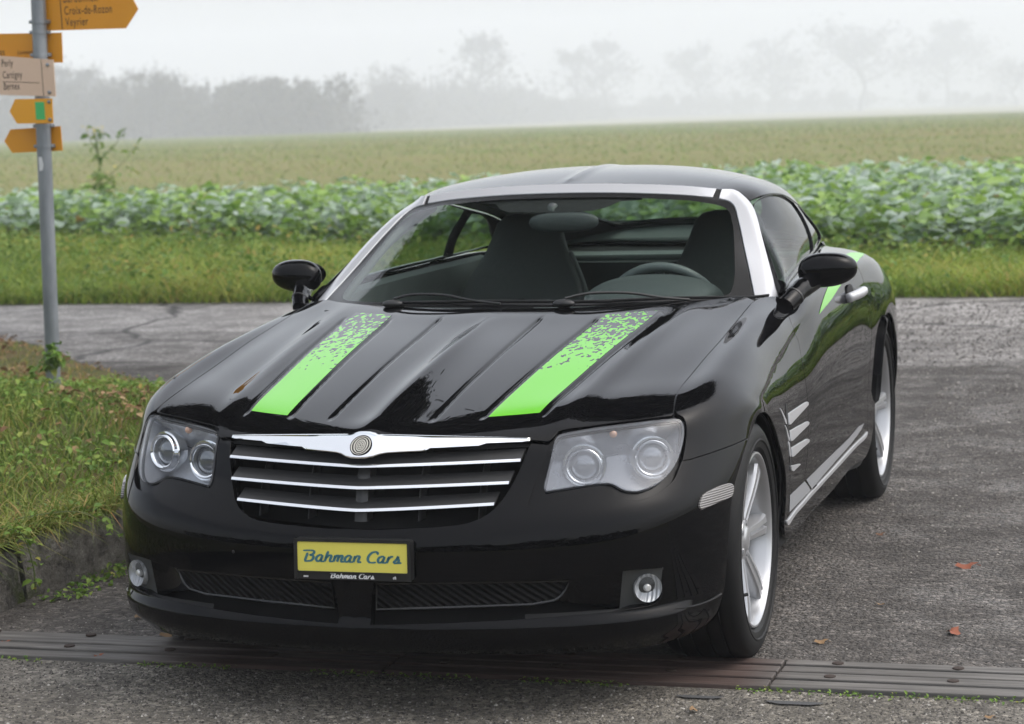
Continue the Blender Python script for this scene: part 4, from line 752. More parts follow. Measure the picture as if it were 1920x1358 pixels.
# front face as vertical strips
m_ = len(full); h_ = len(half)
bmesh.ops.triangle_fill(bm, use_beauty=True, edges=[e for e in bm.edges if e.verts[0] in set(L[-1]) and e.verts[1] in set(L[-1])])
wing = bm_obj('winged_badge', bm, CHROME, gr, 28)
def oval(bm, rx, rz, y, cx=0., cz=.6735, rx2=None, rz2=None, n=40, mi=0):
    a = [bm.verts.new((cx + rx * math.cos(t), y + (cz + rz * math.sin(t) - .6705) * 1.06, cz + rz * math.sin(t))) for t in np.linspace(0, 2 * math.pi, n, endpoint=False)]
    if rx2 is None:
        f = bm.faces.new(a); f.material_index = mi; return
    b = [bm.verts.new((cx + rx2 * math.cos(t), y + (cz + rz2 * math.sin(t) - .6705) * 1.06, cz + rz2 * math.sin(t))) for t in np.linspace(0, 2 * math.pi, n, endpoint=False)]
    for i in range(n): f = bm.faces.new((a[i], a[(i + 1) % n], b[(i + 1) % n], b[i])); f.material_index = mi
bm = bmesh.new(); yb = wing_y(0) - .0085
BONE = mat('seal_metal', (.55, .53, .47), .5, .2); BLK = mat('enamel_black', grey(.006), .5, spec=.1)
oval(bm, .028, .0215, yb, mi=0); oval(bm, .0255, .0195, yb - .0006, rx2=.0225, rz2=.0185, mi=1)
oval(bm, .0185, .0165, yb - .0006, rx2=.0150, rz2=.0150, mi=1); oval(bm, .0125, .0125, yb - .001, mi=1)
oval(bm, .0100, .0100, yb - .0014, rx2=.0085, rz2=.0085, mi=0)
for k in range(8):
    t = k * math.pi / 4; oval(bm, .0016, .0016, yb - .0016, cx=.0055 * math.cos(t), cz=.6735 + .0055 * math.sin(t), n=8, mi=0)
oval(bm, .0022, .0022, yb - .0018, n=10, mi=0)
bm_obj('emblem', bm, [BLK, BONE], wing)

# ---------------------------------------------------------------- lower intake, fog lamps
MESHM = mat('intake_mesh', grey(.016), .7, spec=.15); t = NT(MESHM)
wv = t.n('TexWave', wave_type='BANDS', bands_direction='DIAGONAL'); wv.inputs['Scale'].default_value = 26; t.l(t.coord('Object', (1, .0, 1.4)), wv.inputs['Vector'])
t.l(t.ramp(wv.outputs[0], [(0, grey(.001)), (.62, grey(.0015)), (.80, grey(.007)), (1, grey(.010))]), t.b.inputs['Base Color']); t.bump(wv.outputs[0], .8, .01)
a, b = panel('intake_mesh', B_, o_['intake_mesh'], MESHM, bump_, both=True, off=-.012, rim=.012, inset=0, step=(.04, .03))
a, b = panel('intake_frame', B_, o_['intake_mesh'], SATIN, bump_, both=True, holes=[[(p[0] * .965 + .06 * .9, p[1] * .94 + .045) for p in o_['intake_mesh']]], off=-.009, rim=.01, inset=0, step=(.06, .06)) if False else (None, None)
uvm = np.array(o_['intake_mesh']); 
for s in (1, -1):
    bm = bmesh.new(); P = B_.ev(uvm[:, 0], uvm[:, 1]) - B_.nrm(uvm[:, 0], uvm[:, 1]) * .010
    P = np.concatenate([P, P[:1]]) * [s, 1, 1]; tube(bm, P, .0042, 6); bm_obj('intake_frame', bm, SATIN, bump_, 50)
bm = bmesh.new()
xs = np.linspace(-.62, .62, 21); r_ = [[bm.verts.new((x, -.70 + .12 * abs(x / .6) ** 1.6, z)) for x in xs] for z in (.20, .36)]
for i in range(20): bm.faces.new((r_[0][i], r_[0][i + 1], r_[1][i + 1], r_[1][i]))
bm_obj('intake_duct', bm, DARK, bump_)
FOGH = mat('fog_housing', (.055, .058, .058), .35, .3)
fq = np.array([(.721, -.567, .356), (.632, -.619, .357), (.619, -.614, .258), (.690, -.566, .254), (.707, -.556, .262), (.716, -.556, .285)])
ck = np.concatenate([B_.ev(*np.array(o_['intake_mesh'])[[4, 7]].T) - B_.nrm(*np.array(o_['intake_mesh'])[[4, 7]].T) * .014, fq[[2, 1]] - [0, .001, 0]])
fo = []
for s in (1, -1):
    bm = bmesh.new(); v = [bm.verts.new(p * [s, 1, 1]) for p in fq]; f = bm.faces.new(v); r = bmesh.ops.inset_region(bm, faces=[f], thickness=.006, depth=-.010); fo.append(bm_obj('fog_lamp', bm, FOGH, car, 30))
    bm = bmesh.new(); g_ = [[bm.verts.new((ck[0] * (1 - a) * (1 - b) + ck[3] * a * (1 - b) + ck[1] * (1 - a) * b + ck[2] * a * b + [0, .012 * math.sin(a * math.pi), 0]) * [s, 1, 1]) for a in np.linspace(0, 1, 9)] for b in np.linspace(-.06, 1.04, 7)]
    for p, q in zip(g_, g_[1:]):
        for k in range(8): bm.faces.new((p[k], p[k + 1], q[k + 1], q[k]))
    bm_obj('intake_cheek', bm, PAINT, bump_, 80)
for s, f in zip((1, -1), fo):
    M_ = Matrix.Translation((s * .6845, -.586, .308)) @ Vector((s * .50, -.86, .03)).normalized().to_track_quat('X', 'Z').to_matrix().to_4x4()
    bm = bmesh.new(); lathe(bm, [(-.010, .004), (-.008, .018), (.000, .028), (.007, .033), (.008, .0345), (-.02, .036)], 40, M_)
    rfl = mat('fog_reflector', (.46, .47, .48), .25, .3); q = NT(rfl); c_ = q.n('TexCoord'); ww = q.n('TexWave', wave_type='BANDS', bands_direction='X'); ww.inputs['Scale'].default_value = 30; q.l(c_.outputs['Object'], ww.inputs['Vector']); q.bump(ww.outputs[0], .6, .004)
    bm_obj('reflector', bm, rfl, f, 40)
    bm = bmesh.new(); lathe(bm, [(-.012, .0095), (.002, .009), (.005, .006), (.0055, .0002)], 20, M_); bm_obj('bulb_cap', bm, mat('bulb_cap', (.75, .74, .72), .3, .5), f, 40)
    bm = bmesh.new(); lathe(bm, [(.0095, .0335), (.013, .024), (.0155, .012), (.016, .0004)], 32, M_); bm_obj('lens', bm, LENS, f, 80)

for s in (1, -1):
    P = B_.ev(*np.array(o_['bumper_strake']).T) + B_.nrm(*np.array(o_['bumper_strake']).T) * .001; P = catmull(P * [s, 1, 1], 6); bm = bmesh.new(); tube(bm, P, np.interp(np.linspace(0, 1, len(P)), [0, .7, 1], [.0008, .0050, .0065]), 8); bm_obj('corner_strake', bm, PAINT, bump_, 60)
# ---------------------------------------------------------------- number plate
pl_rot = Matrix.Translation((.0095, -.8265, .4105)) @ Matrix.Rotation(math.radians(-3), 4, 'X') @ Matrix.Diagonal((.962, 1, .962, 1))
def rrect(w, h, r, n=5):
    o = []
    for cx, cy, a0 in ((w / 2 - r, h / 2 - r, 0), (-w / 2 + r, h / 2 - r, 90), (-w / 2 + r, -h / 2 + r, 180), (w / 2 - r, -h / 2 + r, 270)):
        for k in range(n): a = math.radians(a0 + 90 * k / (n - 1)); o.append((cx + r * math.cos(a), cy + r * math.sin(a)))
    return o
def slab(bm, pts, z0, z1, M_, bev=0.):
    """flat outline in local x,z facing -y, thickness from y=z0 (back) to z1 (front)"""
    a = [bm.verts.new(M_ @ Vector((x, z0, z))) for x, z in pts]; b = [bm.verts.new(M_ @ Vector((x, z1, z))) for x, z in pts]
    bm.faces.new(a); bm.faces.new(b[::-1])
    for i in range(len(pts)): bm.faces.new((a[i], b[i], b[(i + 1) % len(pts)], a[(i + 1) % len(pts)]))
bm = bmesh.new(); slab(bm, rrect(.314, .104, .008), .02, -.002, pl_rot)
# raised lip round the plate
for pts in ([(-.157, .044), (.157, .044), (.157, .052), (-.157, .052)], [(-.157, -.052), (-.148, -.052), (-.148, .044), (-.157, .044)], [(.148, -.052), (.157, -.052), (.157, .044), (.148, .044)], [(-.148, -.035), (.148, -.035), (.148, -.031), (-.148, -.031)]):
    slab(bm, pts, -.002, -.006, pl_rot)
plate = bm_obj('number_plate', bm, mat('plate_frame', grey(.012), .35), car)
PM = mat('plate_yellow', (.72, .58, .045), .35); t = NT(PM); t.l(t.mix(t.noise(t.coord('Object'), 25, 4), (.74, .66, .12), (.66, .585, .10)), t.b.inputs['Base Color'])
bm = bmesh.new(); slab(bm, rrect(.296, .075, .005), -.002, -.0035, pl_rot @ Matrix.Translation((0, 0, .0065))); bm_obj('yellow_plate', bm, PM, plate)
def ribbon(bm, pts, w, M_, y=0.):
    p = catmull(pts, 5); n = len(p)
    T = np.gradient(p, axis=0); T /= np.linalg.norm(T, axis=1, keepdims=True) + 1e-9; Nn = np.c_[-T[:, 1], T[:, 0]]
    # broad-nib stroke: thicker on downstrokes
    ww = w * (.62 + .5 * np.abs(T[:, 1])) * np.minimum(1, .55 + np.minimum(np.arange(n), np.arange(n)[::-1]) * .25)
    a = [bm.verts.new(M_ @ Vector((q[0], y, q[1]))) for q in p + Nn * ww[:, None] / 2]; b = [bm.verts.new(M_ @ Vector((q[0], y, q[1]))) for q in p - Nn * ww[:, None] / 2]
    for i in range(n - 1): bm.faces.new((a[i], a[i + 1], b[i + 1], b[i]))
LET = {  # strokes in a box one x-height tall, upright; slanted when drawn; width last
 'B': ([[(-.35, 1.62), (.15, 1.66), (.75, 1.66), (1.02, 1.45), (.92, 1.12), (.62, .95), (.98, .82), (1.05, .45), (.85, .1), (.4, 0), (.05, 0)], [(.28, 1.3), (.20, .7), (.12, .02)]], 1.35),
 'C': ([[(1.05, 1.28), (1.12, 1.5), (.85, 1.68), (.42, 1.5), (.14, 1.0), (.12, .45), (.35, .08), (.7, 0), (1.15, .08)]], 1.25),
 'a': ([[(.72, .92), (.45, 1.0), (.15, .75), (.08, .35), (.25, .04), (.5, .1), (.72, .45)], [(.78, .98), (.68, .4), (.72, .06), (.95, .02), (1.1, .06)]], 1.05),
 'h': ([[(.28, 1.62), (.18, .8), (.1, 0)], [(.14, .45), (.35, .85), (.62, .98), (.76, .8), (.7, .35), (.74, .05), (.95, .02), (1.1, .06)]], 1.05),
 'm': ([[(.15, .98), (.13, .5), (.08, 0)], [(.12, .5), (.28, .88), (.48, .98), (.58, .8), (.54, .3), (.5, 0)], [(.56, .5), (.72, .88), (.92, .98), (1.03, .8), (.98, .35), (1.02, .05), (1.2, .02), (1.35, .06)]], 1.3),
 'n': ([[(.15, .98), (.13, .5), (.08, 0)], [(.12, .5), (.3, .88), (.55, .98), (.68, .8), (.62, .35), (.66, .05), (.85, .02), (1.02, .06)]], .98),
 'r': ([[(.24, 1.0), (.17, .5), (.10, 0)], [(.15, .42), (.30, .80), (.52, 1.0), (.72, .98)]], .78),
 's': ([[(.05, .05), (.35, .55), (.52, 1.05), (.5, .8), (.66, .45), (.62, .12), (.35, 0), (.12, .06)], [(.55, .03), (.85, .05), (1.05, .08)]], 1.0),
 'w': ([[(.05, .95), (.1, .2), (.3, .05), (.48, .9), (.55, .2), (.75, .05), (.95, .9)]], 1.05), 'c': ([[(.7, .8), (.4, .98), (.1, .5), (.3, .02), (.7, .1)]], .8), '.': ([[(.1, .0), (.1, .16)]], .4), ' ': ([], .62)}
def script(bm, text, x, z, hgt, M_, w=.24, y=0., slant=.18, xs=1.):
    for ch in text:
        st, wd = LET[ch]
        for s_ in st: ribbon(bm, [((x + (px + slant * pz) * hgt * xs), z + pz * hgt) for px, pz in s_], w * hgt, M_, y)
        x += wd * hgt * xs
    return x
def script_w(text): return sum(LET[c][1] for c in text)
INK = mat('plate_ink', (.045, .16, .19), .4); WHITE = mat('white_ink', grey(.8), .4)
bm = bmesh.new(); hh = .0165; xs_ = .262 / (script_w('Bahman Cars') * hh)
script(bm, 'Bahman Cars', -.131, -.006, hh, pl_rot, .40, -.0042, xs=xs_); bm_obj('lettering', bm, INK, plate)
for tx, x_, hz_ in (('www.', -.133, .0040), ('ch', .108, .0045)):
    bm = bmesh.new(); script(bm, tx, x_, -.0466, hz_, pl_rot, .36, -.0028); bm_obj('lettering', bm, WHITE, plate)
bm = bmesh.new(); script(bm, 'Bahman Cars', -.060, -.0475,   .0072, pl_rot, .44, -.0028, xs=.118 / (script_w('Bahman Cars') * .0072))
bm_obj('lettering', bm, WHITE, plate)
bm = bmesh.new(); bmesh.ops.create_uvsphere(bm, u_segments=12, v_segments=8, radius=.004, matrix=Matrix.Translation((-.33, -.768, .41))); bm_obj('tow_eye_cover', bm, PLASTIC, bump_)

# ---------------------------------------------------------------- wheels
def make_wheel(name, x, y, r, rr, w, s, mirror_src=None):
    e = empty(name, (s * x, y, r)); e.parent = car
    # built facing +x with the outer face at axial 0, then turned for the far side
    def fin(o):
        o.parent = e
        if s < 0: o.data.transform(Matrix.Rotation(math.pi, 4, 'Z'))
        return o
    # tyre
    prof = []
    hw = w / 2; sh = .022; c = -hw + .008
    inner = [(c + hw * .86, rr + .004), (c + hw * .98, rr + .015), (c + hw * 1.04, (rr + r) / 2), (c + hw * .98, r - .020), (c + hw * .90, r - .008)]
    tread = [(c + hw * .80, r - .003)]
    gro = [.55, .2, -.2, -.55]
    for g in gro:
        a = c + hw * g; tread += [(a + .005, r), (a + .0045, r - .007), (a - .0045, r - .007), (a - .005, r)]
    tread += [(c - hw * .80, r - .003)]
    outer = [(c - (q - c), z) for q, z in inner[::-1]]
    bm = bmesh.new(); lathe(bm, inner + tread + outer, 96); ty = fin(bm_obj('tyre', bm, RUBBER, None, 35))
    if s < 0: pass
    # raised sidewall ring
    bm = bmesh.new(); lathe(bm, [(c + hw * 1.012, rr + .030), (c + hw * 1.048, rr + .033), (c + hw * 1.048, rr + .036), (c + hw * 1.02, rr + .039)], 80); fin(bm_obj('tyre_rib', bm, RUBBER, None, 35))
    # rim barrel and lip
    f = c + hw * .90
    bm = bmesh.new(); lathe(bm, [(f - .004, rr + .004), (f + .004, rr + .002), (f + .005, rr - .003), (f - .001, rr - .010), (f - .012, rr - .013), (f - .03, rr - .020), (f - .09, rr - .030), (f - w * .85, rr - .012), (f - w * .9, rr + .002)], 96)
    fin(bm_obj('rim', bm, ALLOY, None, 40))
    # spokes
    bm = bmesh.new(); ns = 7; R1 = rr - .009; R0 = .050
    for k in range(ns):
        a = 2 * math.pi * (k + .25) / ns; M_ = Matrix.Rotation(a, 4, 'X')
        prev = None
        for t in np.linspace(0, 1, 9):
            rad = R0 + (R1 - R0) * t; hwid = .019 + .010 * t + .014 * max(0, t - .8) * 5 * .35
            ax = f - .030 + .021 * math.sin(t * math.pi / 2) ** 1.2   # dished: hub sits deeper than the lip
            sec = [(-hwid, ax - .045), (-hwid * .98, ax - .008), (-hwid * .80, ax), (-.0065, ax + .0015), (-.004, ax - .008), (.004, ax - .008), (.0065, ax + .0015), (hwid * .80, ax), (hwid * .98, ax - .008), (hwid, ax - .045)]
            ring = [bm.verts.new(M_ @ Vector((q[1], q[0], rad))) for q in sec]
            if prev:
                for j in range(len(sec)): bm.faces.new((prev[j], prev[(j + 1) % len(sec)], ring[(j + 1) % len(sec)], ring[j]))
            prev = ring
    lathe(bm, [(f - .075, .072), (f - .040, .070), (f - .031, .064), (f - .029, .050)], 48)
    fin(bm_obj('spokes', bm, ALLOY, None, 30))
    bm = bmesh.new(); lathe(bm, [(f - .032, .052), (f - .026, .049), (f - .024, .036), (f - .020, .031), (f - .017, .024), (f - .016, .0005)], 40)
    for k in range(5):
        a = 2 * math.pi * k / 5 + .3; lathe(bm, [(f - .03, .008), (f - .022, .008), (f - .021, .0002)], 8, Matrix.Translation((0, .044 * math.sin(a), .044 * math.cos(a))))
    fin(bm_obj('hub_cap', bm, ALLOY, None, 40))
    bm = bmesh.new(); lathe(bm, [(f - .13, .06), (f - .105, .06), (f - .104, .15), (f - .13, .15)], 48, closed=True); fin(bm_obj('brake_disc', bm, mat('disc_steel', grey(.16), .4, .9), None, 40))
    bm = bmesh.new(); box(bm, (f - .115, -.10, .08), (.06, .07, .14), Matrix.Rotation(.9, 3, 'X'), .01); fin(bm_obj('brake_caliper', bm, mat('caliper', grey(.03), .5), None))
    a = -2.15; bm = bmesh.new(); tube(bm, [(f - .028, (R1 - .004) * math.sin(a), (R1 - .004) * math.cos(a)), (f + .012, (R1 - .02) * math.sin(a), (R1 - .02) * math.cos(a))], .0045, 8); fin(bm_obj('valve', bm, PLASTIC, None))
    return e
for s in (1, -1):
    make_wheel('front_wheel', .855 - .012, 0, .316, .232, .225, s)
    make_wheel('rear_wheel', .868 - .010, 2.4, .329, .246, .255, s)

# ---------------------------------------------------------------- mirrors, handles, wipers
def make_mirror(s):
    bm = bmesh.new(); bmesh.ops.create_uvsphere(bm, u_segments=40, v_segments=24, radius=1)
    for v in bm.verts:
        x, y, z = v.co
        # egg: rounded towards the front, flat glass side to the rear
        yy = y * (.062 if y < 0 else .035)
        x = math.copysign(abs(x) ** .80, x); z = math.copysign(abs(z) ** .80, z)
        zz = z * (.0535 - .005 * x) * (1 - .10 * abs(x) ** 3)
        v.co = Vector((s * (.8795 + x * .0900), 1.075 + yy + .012 * x, .950 + zz + .004 * x))
    if s < 0: bmesh.ops.reverse_faces(bm, faces=bm.faces)
    m = bm_obj('wing_mirror', bm, PAINT, car, 180)
    bm = bmesh.new(); tube(bm, catmull([(s * .785, .86, .862), (s * .800, .895, .880), (s * .818, .955, .902), (s * .838, 1.03, .918)], 5), [.022] * 5 + [.023] * 5 + [.025] * 6, 16, flat=1.25)
    bm_obj('mirror_arm', bm, PAINT, m, 60)
    bm = bmesh.new(); tube(bm, [(s * .8035, .905, .8835), (s * .8055, .911, .886)], .0245, 16, flat=1.25); bm_obj('arm_joint', bm, PLASTIC, m, 40)
    bm = bmesh.new(); c = [bm.verts.new((s * (.8795 + .08 * math.cos(t)), 1.113 - .02 * math.cos(t), .950 + .046 * math.sin(t))) for t in np.linspace(0, 2 * math.pi, 32, endpoint=False)]
    bm.faces.new(c); bm_obj('mirror_glass', bm, CHROME, m)
for s in (1, -1): make_mirror(s)
hp = B_.ev(*B_.uv([(.88, 1.60, .815), (.88, 1.66, .818), (.88, 1.72, .82), (.88, 1.78, .815)]).T); hn = B_.nrm(*B_.uv(hp).T)
for s, d in ((1, door[0]), (-1, door[1])):
    k = np.array([s, 1, 1]); bm = bmesh.new()
    pts = catmull([hp[0] + hn[0] * .004, hp[1] + hn[1] * .032, hp[2] + hn[2] * .036, hp[3] + hn[3] * .006], 6) * k
    tube(bm, pts, [.014] + [.020] * (len(pts) - 2) + [.014], 14, flat=.8); hd = bm_obj('door_handle', bm, SILVER, d, 60)
    bm = bmesh.new(); c0 = (hp[1] + hp[2]) / 2; bmesh.ops.create_uvsphere(bm, u_segments=24, v_segments=12, radius=1, matrix=Matrix.Translation(Vector((c0 - hn[1] * .004) * k)) @ Matrix.Diagonal((.012, .065, .038, 1))); bm_obj('handle_recess', bm, DARK, hd, 60)
# wipers: arm from a pivot near the bonnet, blade resting on the glass
def wiper(px, tipx):
    def sp(x, v, lift): 
        q = SCREEN.uv([(abs(x), .6, .9)])[0]; u = abs(x) / .70 * 1.58; P = SCREEN.ev([u], [v])[0]; P = P * [1 if x >= 0 else -1, 1, 1]; N = SCREEN.nrm([u], [v])[0] * [1 if x >= 0 else -1, 1, 1]; return P + N * lift
    bm = bmesh.new(); b0 = sp(px, -.0, .006)
    bmesh.ops.create_uvsphere(bm, u_segments=20, v_segments=12, radius=1, matrix=Matrix.Translation(Vector(b0 + [0, -.012, .006])) @ Matrix.Diagonal((.034, .018, .013, 1)))
    d = 1 if tipx > px else -1
    arm = [b0 + [0, 0, .02], sp(px + d * .06, .07, .026), sp(px + d * .16, .085, .020), sp(px + d * .25, .04, .014), sp(px + d * .33, .015, .010)]
    tube(bm, catmull(arm, 6), .0042, 8)
    w_ = bm_obj('wiper', bm, PLASTIC, car, 50)
    bm = bmesh.new(); tube(bm, [sp(px + d * t, .015 + .03 * (1 - abs(t - .3) / .4), .010) for t in np.linspace(.02, .62, 12)], .0038, 8, flat=1.5); bm_obj('wiper_blade', bm, mat('wiper_rubber', grey(.008), .6), w_, 50)
wiper(-.335, .2); wiper(.165, .6)

# ---------------------------------------------------------------- cabin
def loft(name, secs, m, parent, smooth=60, caps=True):
    bm = bmesh.new(); L = [[bm.verts.new(tuple(map(float, p))) for p in s_] for s_ in secs]; k = len(L[0])
    for a, b in zip(L, L[1:]):
        for j in range(k): bm.faces.new((a[j], a[(j + 1) % k], b[(j + 1) % k], b[j]))
    if caps: bm.faces.new(L[0]); bm.faces.new(L[-1])
    return bm_obj(name, bm, m, parent, smooth)
def make_seat(x):
    secs = []
    # backrest: from the cushion to the integral head restraint
    for z, y, hw, dep in ((.42, 1.38, .25, .10), (.55, 1.42, .255, .11), (.70, 1.48, .25, .11), (.80, 1.525, .235, .10), (.88, 1.56, .205, .09), (.95, 1.59, .165, .08), (1.02, 1.62, .138, .075), (1.075, 1.64, .120, .065), (1.10, 1.655, .095, .05), (1.108, 1.66, .05, .03)):
        ring = []
        for t in np.linspace(0, 2 * math.pi, 28, endpoint=False):
            cx, sy = math.cos(t), math.sin(t); ex = math.copysign(abs(cx) ** .6, cx); ey = math.copysign(abs(sy) ** .7, sy)
            bol = .035 * abs(cx) ** 3 if z < .9 else 0
            ring.append((x + hw * ex, y + dep * .5 * ey - (bol if sy < 0 else 0), z))
        secs.append(ring)
    b = loft('seat', secs, CLOTH, car, 80)
    secs = []
    for y, z, hw, h in ((.92, .38, .20, .10), (.98, .42, .25, .14), (1.2, .40, .26, .15), (1.42, .37, .26, .14)):
        secs.append([(x + hw * math.copysign(abs(math.cos(t)) ** .5, math.cos(t)), y, z + h * .5 * math.copysign(abs(math.sin(t)) ** .5, math.sin(t))) for t in np.linspace(0, 2 * math.pi, 20, endpoint=False)])
    loft('cushion', secs, CLOTH, b, 80)
    bm = bmesh.new(); r_ = catmull([(x + .27, 1.50, .50), (x + .262, 1.52, .72), (x + .22, 1.56, .86), (x + .165, 1.60, .97)], 5); tube(bm, r_, [.008] * len(r_), 8)
    r_ = r_ * [1, 1, 1]; bm_obj('seat_piping', bm, TRIM, b, 60); return b
for q in (-.37, .37):
    b_ = make_seat(q); b_.location = (0, .44, -.022)
# dashboard top, cowl to driver
secs = []
for y, z in ((.545, .868), (.62, .872), (.72, .876), (.84, .872), (.93, .858), (.98, .82), (.99, .70)):
    secs.append([(xx, y + .36 * (abs(xx) / .7) ** 2 * max(0, 1 - (y - .5) / .6), z - .010 * (xx / .6) ** 2) for xx in np.linspace(-.70, .70, 21)])
bm = bmesh.new(); L = [[bm.verts.new(p) for p in s_] for s_ in secs]
for a, b in zip(L, L[1:]):
    for i in range(20): bm.faces.new((a[i], a[i + 1], b[i + 1], b[i]))
dash = bm_obj('dashboard', bm, mat('dash_top', (.055, .066, .066), .6), car, 60)
secs = []   # instrument hood
for y, z, hw, h in ((.70, .872, .10, .012), (.78, .872, .175, .045), (.88, .872, .205, .072), (.98, .868, .215, .082), (1.02, .862, .21, .080)):
    secs.append([(.355 + hw * math.cos(t), y, z + h * math.sin(t) ** .8) for t in np.linspace(0, math.pi, 20)])
loft('instrument_hood', secs, dash.data.materials[0], dash, 80)
bm = bmesh.new(); Mw = Matrix.Translation((.345, 1.16, .795)) @ Matrix.Rotation(math.radians(-66), 4, 'X')
n = 56; mn = 10; vr = [[bm.verts.new(Mw @ Vector(((.185 + .0155 * math.cos(b)) * math.cos(a), (.185 + .0155 * math.cos(b)) * math.sin(a), .0155 * math.sin(b)))) for b in np.linspace(0, 2 * math.pi, mn, endpoint=False)] for a in np.linspace(0, 2 * math.pi, n, endpoint=False)]
for i in range(n):
    for j in range(mn): bm.faces.new((vr[i][j], vr[(i + 1) % n][j], vr[(i + 1) % n][(j + 1) % mn], vr[i][(j + 1) % mn]))
st = bm_obj('steering_wheel', bm, mat('wheel_leather', (.11, .125, .125), .42), car, 80)
bm = bmesh.new()
for a in (0, math.pi, -math.pi / 2): tube(bm, [Mw @ Vector((.17 * math.cos(a), .17 * math.sin(a), 0)), Mw @ Vector((.04 * math.cos(a), .04 * math.sin(a), -.02))], [.014, .024], 10)
lathe(bm, [(-.04, .055), (.0, .058), (.012, .045), (.016, .001)], 24, Mw @ Matrix.Rotation(-math.pi / 2, 4, 'Y')); bm_obj('wheel_hub', bm, INNER, st, 60)
bm = bmesh.new(); tube(bm, [Mw @ Vector((0, 0, -.03)), Mw @ Vector((0, 0, -.26))], .035, 12); bm_obj('steering_column', bm, INNER, st, 60)
# door cards, floor, rear shelf, bulkhead
for s in (1, -1):
    secs = []
    for y in np.linspace(.9, 2.3, 10):
        xb = np.interp(y, [.9, 1.05, 1.45, 1.82, 2.1, 2.3], [.735, .738, .706, .676, .648, .63]); zb = np.interp(y, [.9, 1.05, 1.45, 1.82, 2.1, 2.3], [.882, .896, .912, .917, .921, .924])
        secs.append([(s * xb, y, zb), (s * (xb - .035), y, zb - .012), (s * (xb - .05), y, zb - .09), (s * (xb - .015), y, .66), (s * (xb - .07), y, .60), (s * (xb - .03), y, .30)])
    bm = bmesh.new(); L = [[bm.verts.new(p) for p in q] for q in secs]
    for a, b in zip(L, L[1:]):
        for i in range(5): bm.faces.new((a[i], a[i + 1], b[i + 1], b[i]))
    bm_obj('door_card', bm, TRIM, car, 50)
bm = bmesh.new(); box(bm, (0, 1.5, .29), (1.4, 1.7, .03)); box(bm, (0, 1.35, .45), (.20, 1.4, .28), bev=.03); bm_obj('cabin_floor', bm, INNER, car)
bm = bmesh.new(); xs = np.linspace(-.58, .58, 13)
rows_ = [[bm.verts.new((x, y, z + .012 * (abs(x) / .6) ** 2)) for x in xs] for y, z in ((2.24, .35), (2.25, .89), (2.27, .900), (2.35, .90), (2.45, .905))]
for a, b in zip(rows_, rows_[1:]):
    for i in range(12): bm.faces.new((a[i], a[i + 1], b[i + 1], b[i]))
bm_obj('rear_bulkhead', bm, INNER, car, 40)
bm = bmesh.new(); tube(bm, [(-.60, 2.22, .912), (.60, 2.22, .912)], .012, 10); bm_obj('crossbar', bm, mat('crossbar_grey', (.22, .26, .25), .35), car, 60)
bm = bmesh.new(); xs = np.linspace(-.60, .60, 15)   # tailgate trim below the rear window
rows_ = [[bm.verts.new((x * k_, y, z)) for x in xs] for y, z, k_ in ((2.45, .905, 1.), (2.80, .90, .92), (3.00, .93, .85), (3.06, .985, .80), (3.055, 1.0, .72))]
for a, b in zip(rows_, rows_[1:]):
    for i in range(14): bm.faces.new((a[i], a[i + 1], b[i + 1], b[i]))
bm_obj('tailgate_trim', bm, mat('tailgate_grey', (.13, .15, .14), .6), car, 60)
# headlining below the roof skin, open at the rear window
HL = mat('headlining', (.04, .045, .043), .8)
panel('headlining', ROOF, [(0., .05), (.5, .05), (1.2, .05), (1.56, .2)] + [(1.62, v) for v in np.linspace(.4, 3.2, 10)] + [(1.0, 3.45), (0., 3.45), (0., 3.24)] + rg[::-1][1:-1] + [(0., rg[0][1] - .03)], HL, car, sym=True, off=-.022, rim=0, inset=0, step=(.1, .1))
bm = bmesh.new(); bmesh.ops.create_uvsphere(bm, u_segments=28, v_segments=14, radius=1)
for v in bm.verts: x, y, z = v.co; v.co = Vector((.045 + .112 * math.copysign(abs(x) ** .8, x), 1.06 + .024 * y + .01 * x, 1.112 + .033 * math.copysign(abs(z) ** .8, z)))
rm = bm_obj('rear_view_mirror', bm, INNER, car, 180)
bm = bmesh.new(); tube(bm, [(.02, 1.06, 1.125), (.01, 1.065, 1.135), (0, 1.075, 1.142), (0, 1.10, 1.155)], [.016, .016, .016, .02], 10); bm_obj('mirror_stem', bm, INNER, rm, 60)
panel('sun_band', SCREEN, [(0, 1.30), (.35, 1.31), (.46, 1.36), (.56, 1.46), (.75, 1.49), (.75, 1.54), (0, 1.54)], mat('mirror_mount', grey(.006), .6), car, sym=True, off=-.006, rim=0, inset=0, smooth_out=False)
for s in (1, -1):
    bm = bmesh.new(); secs = catmull([(s * .688, .95, .872), (s * .600, 1.165, 1.043), (s * .548, 1.33, 1.118), (s * .545, 1.5, 1.146)], 5); tube(bm, secs, .019, 10); bm_obj('pillar_trim_inner', bm, mat('pillar_cloth', (.16, .18, .17), .8), car, 60)
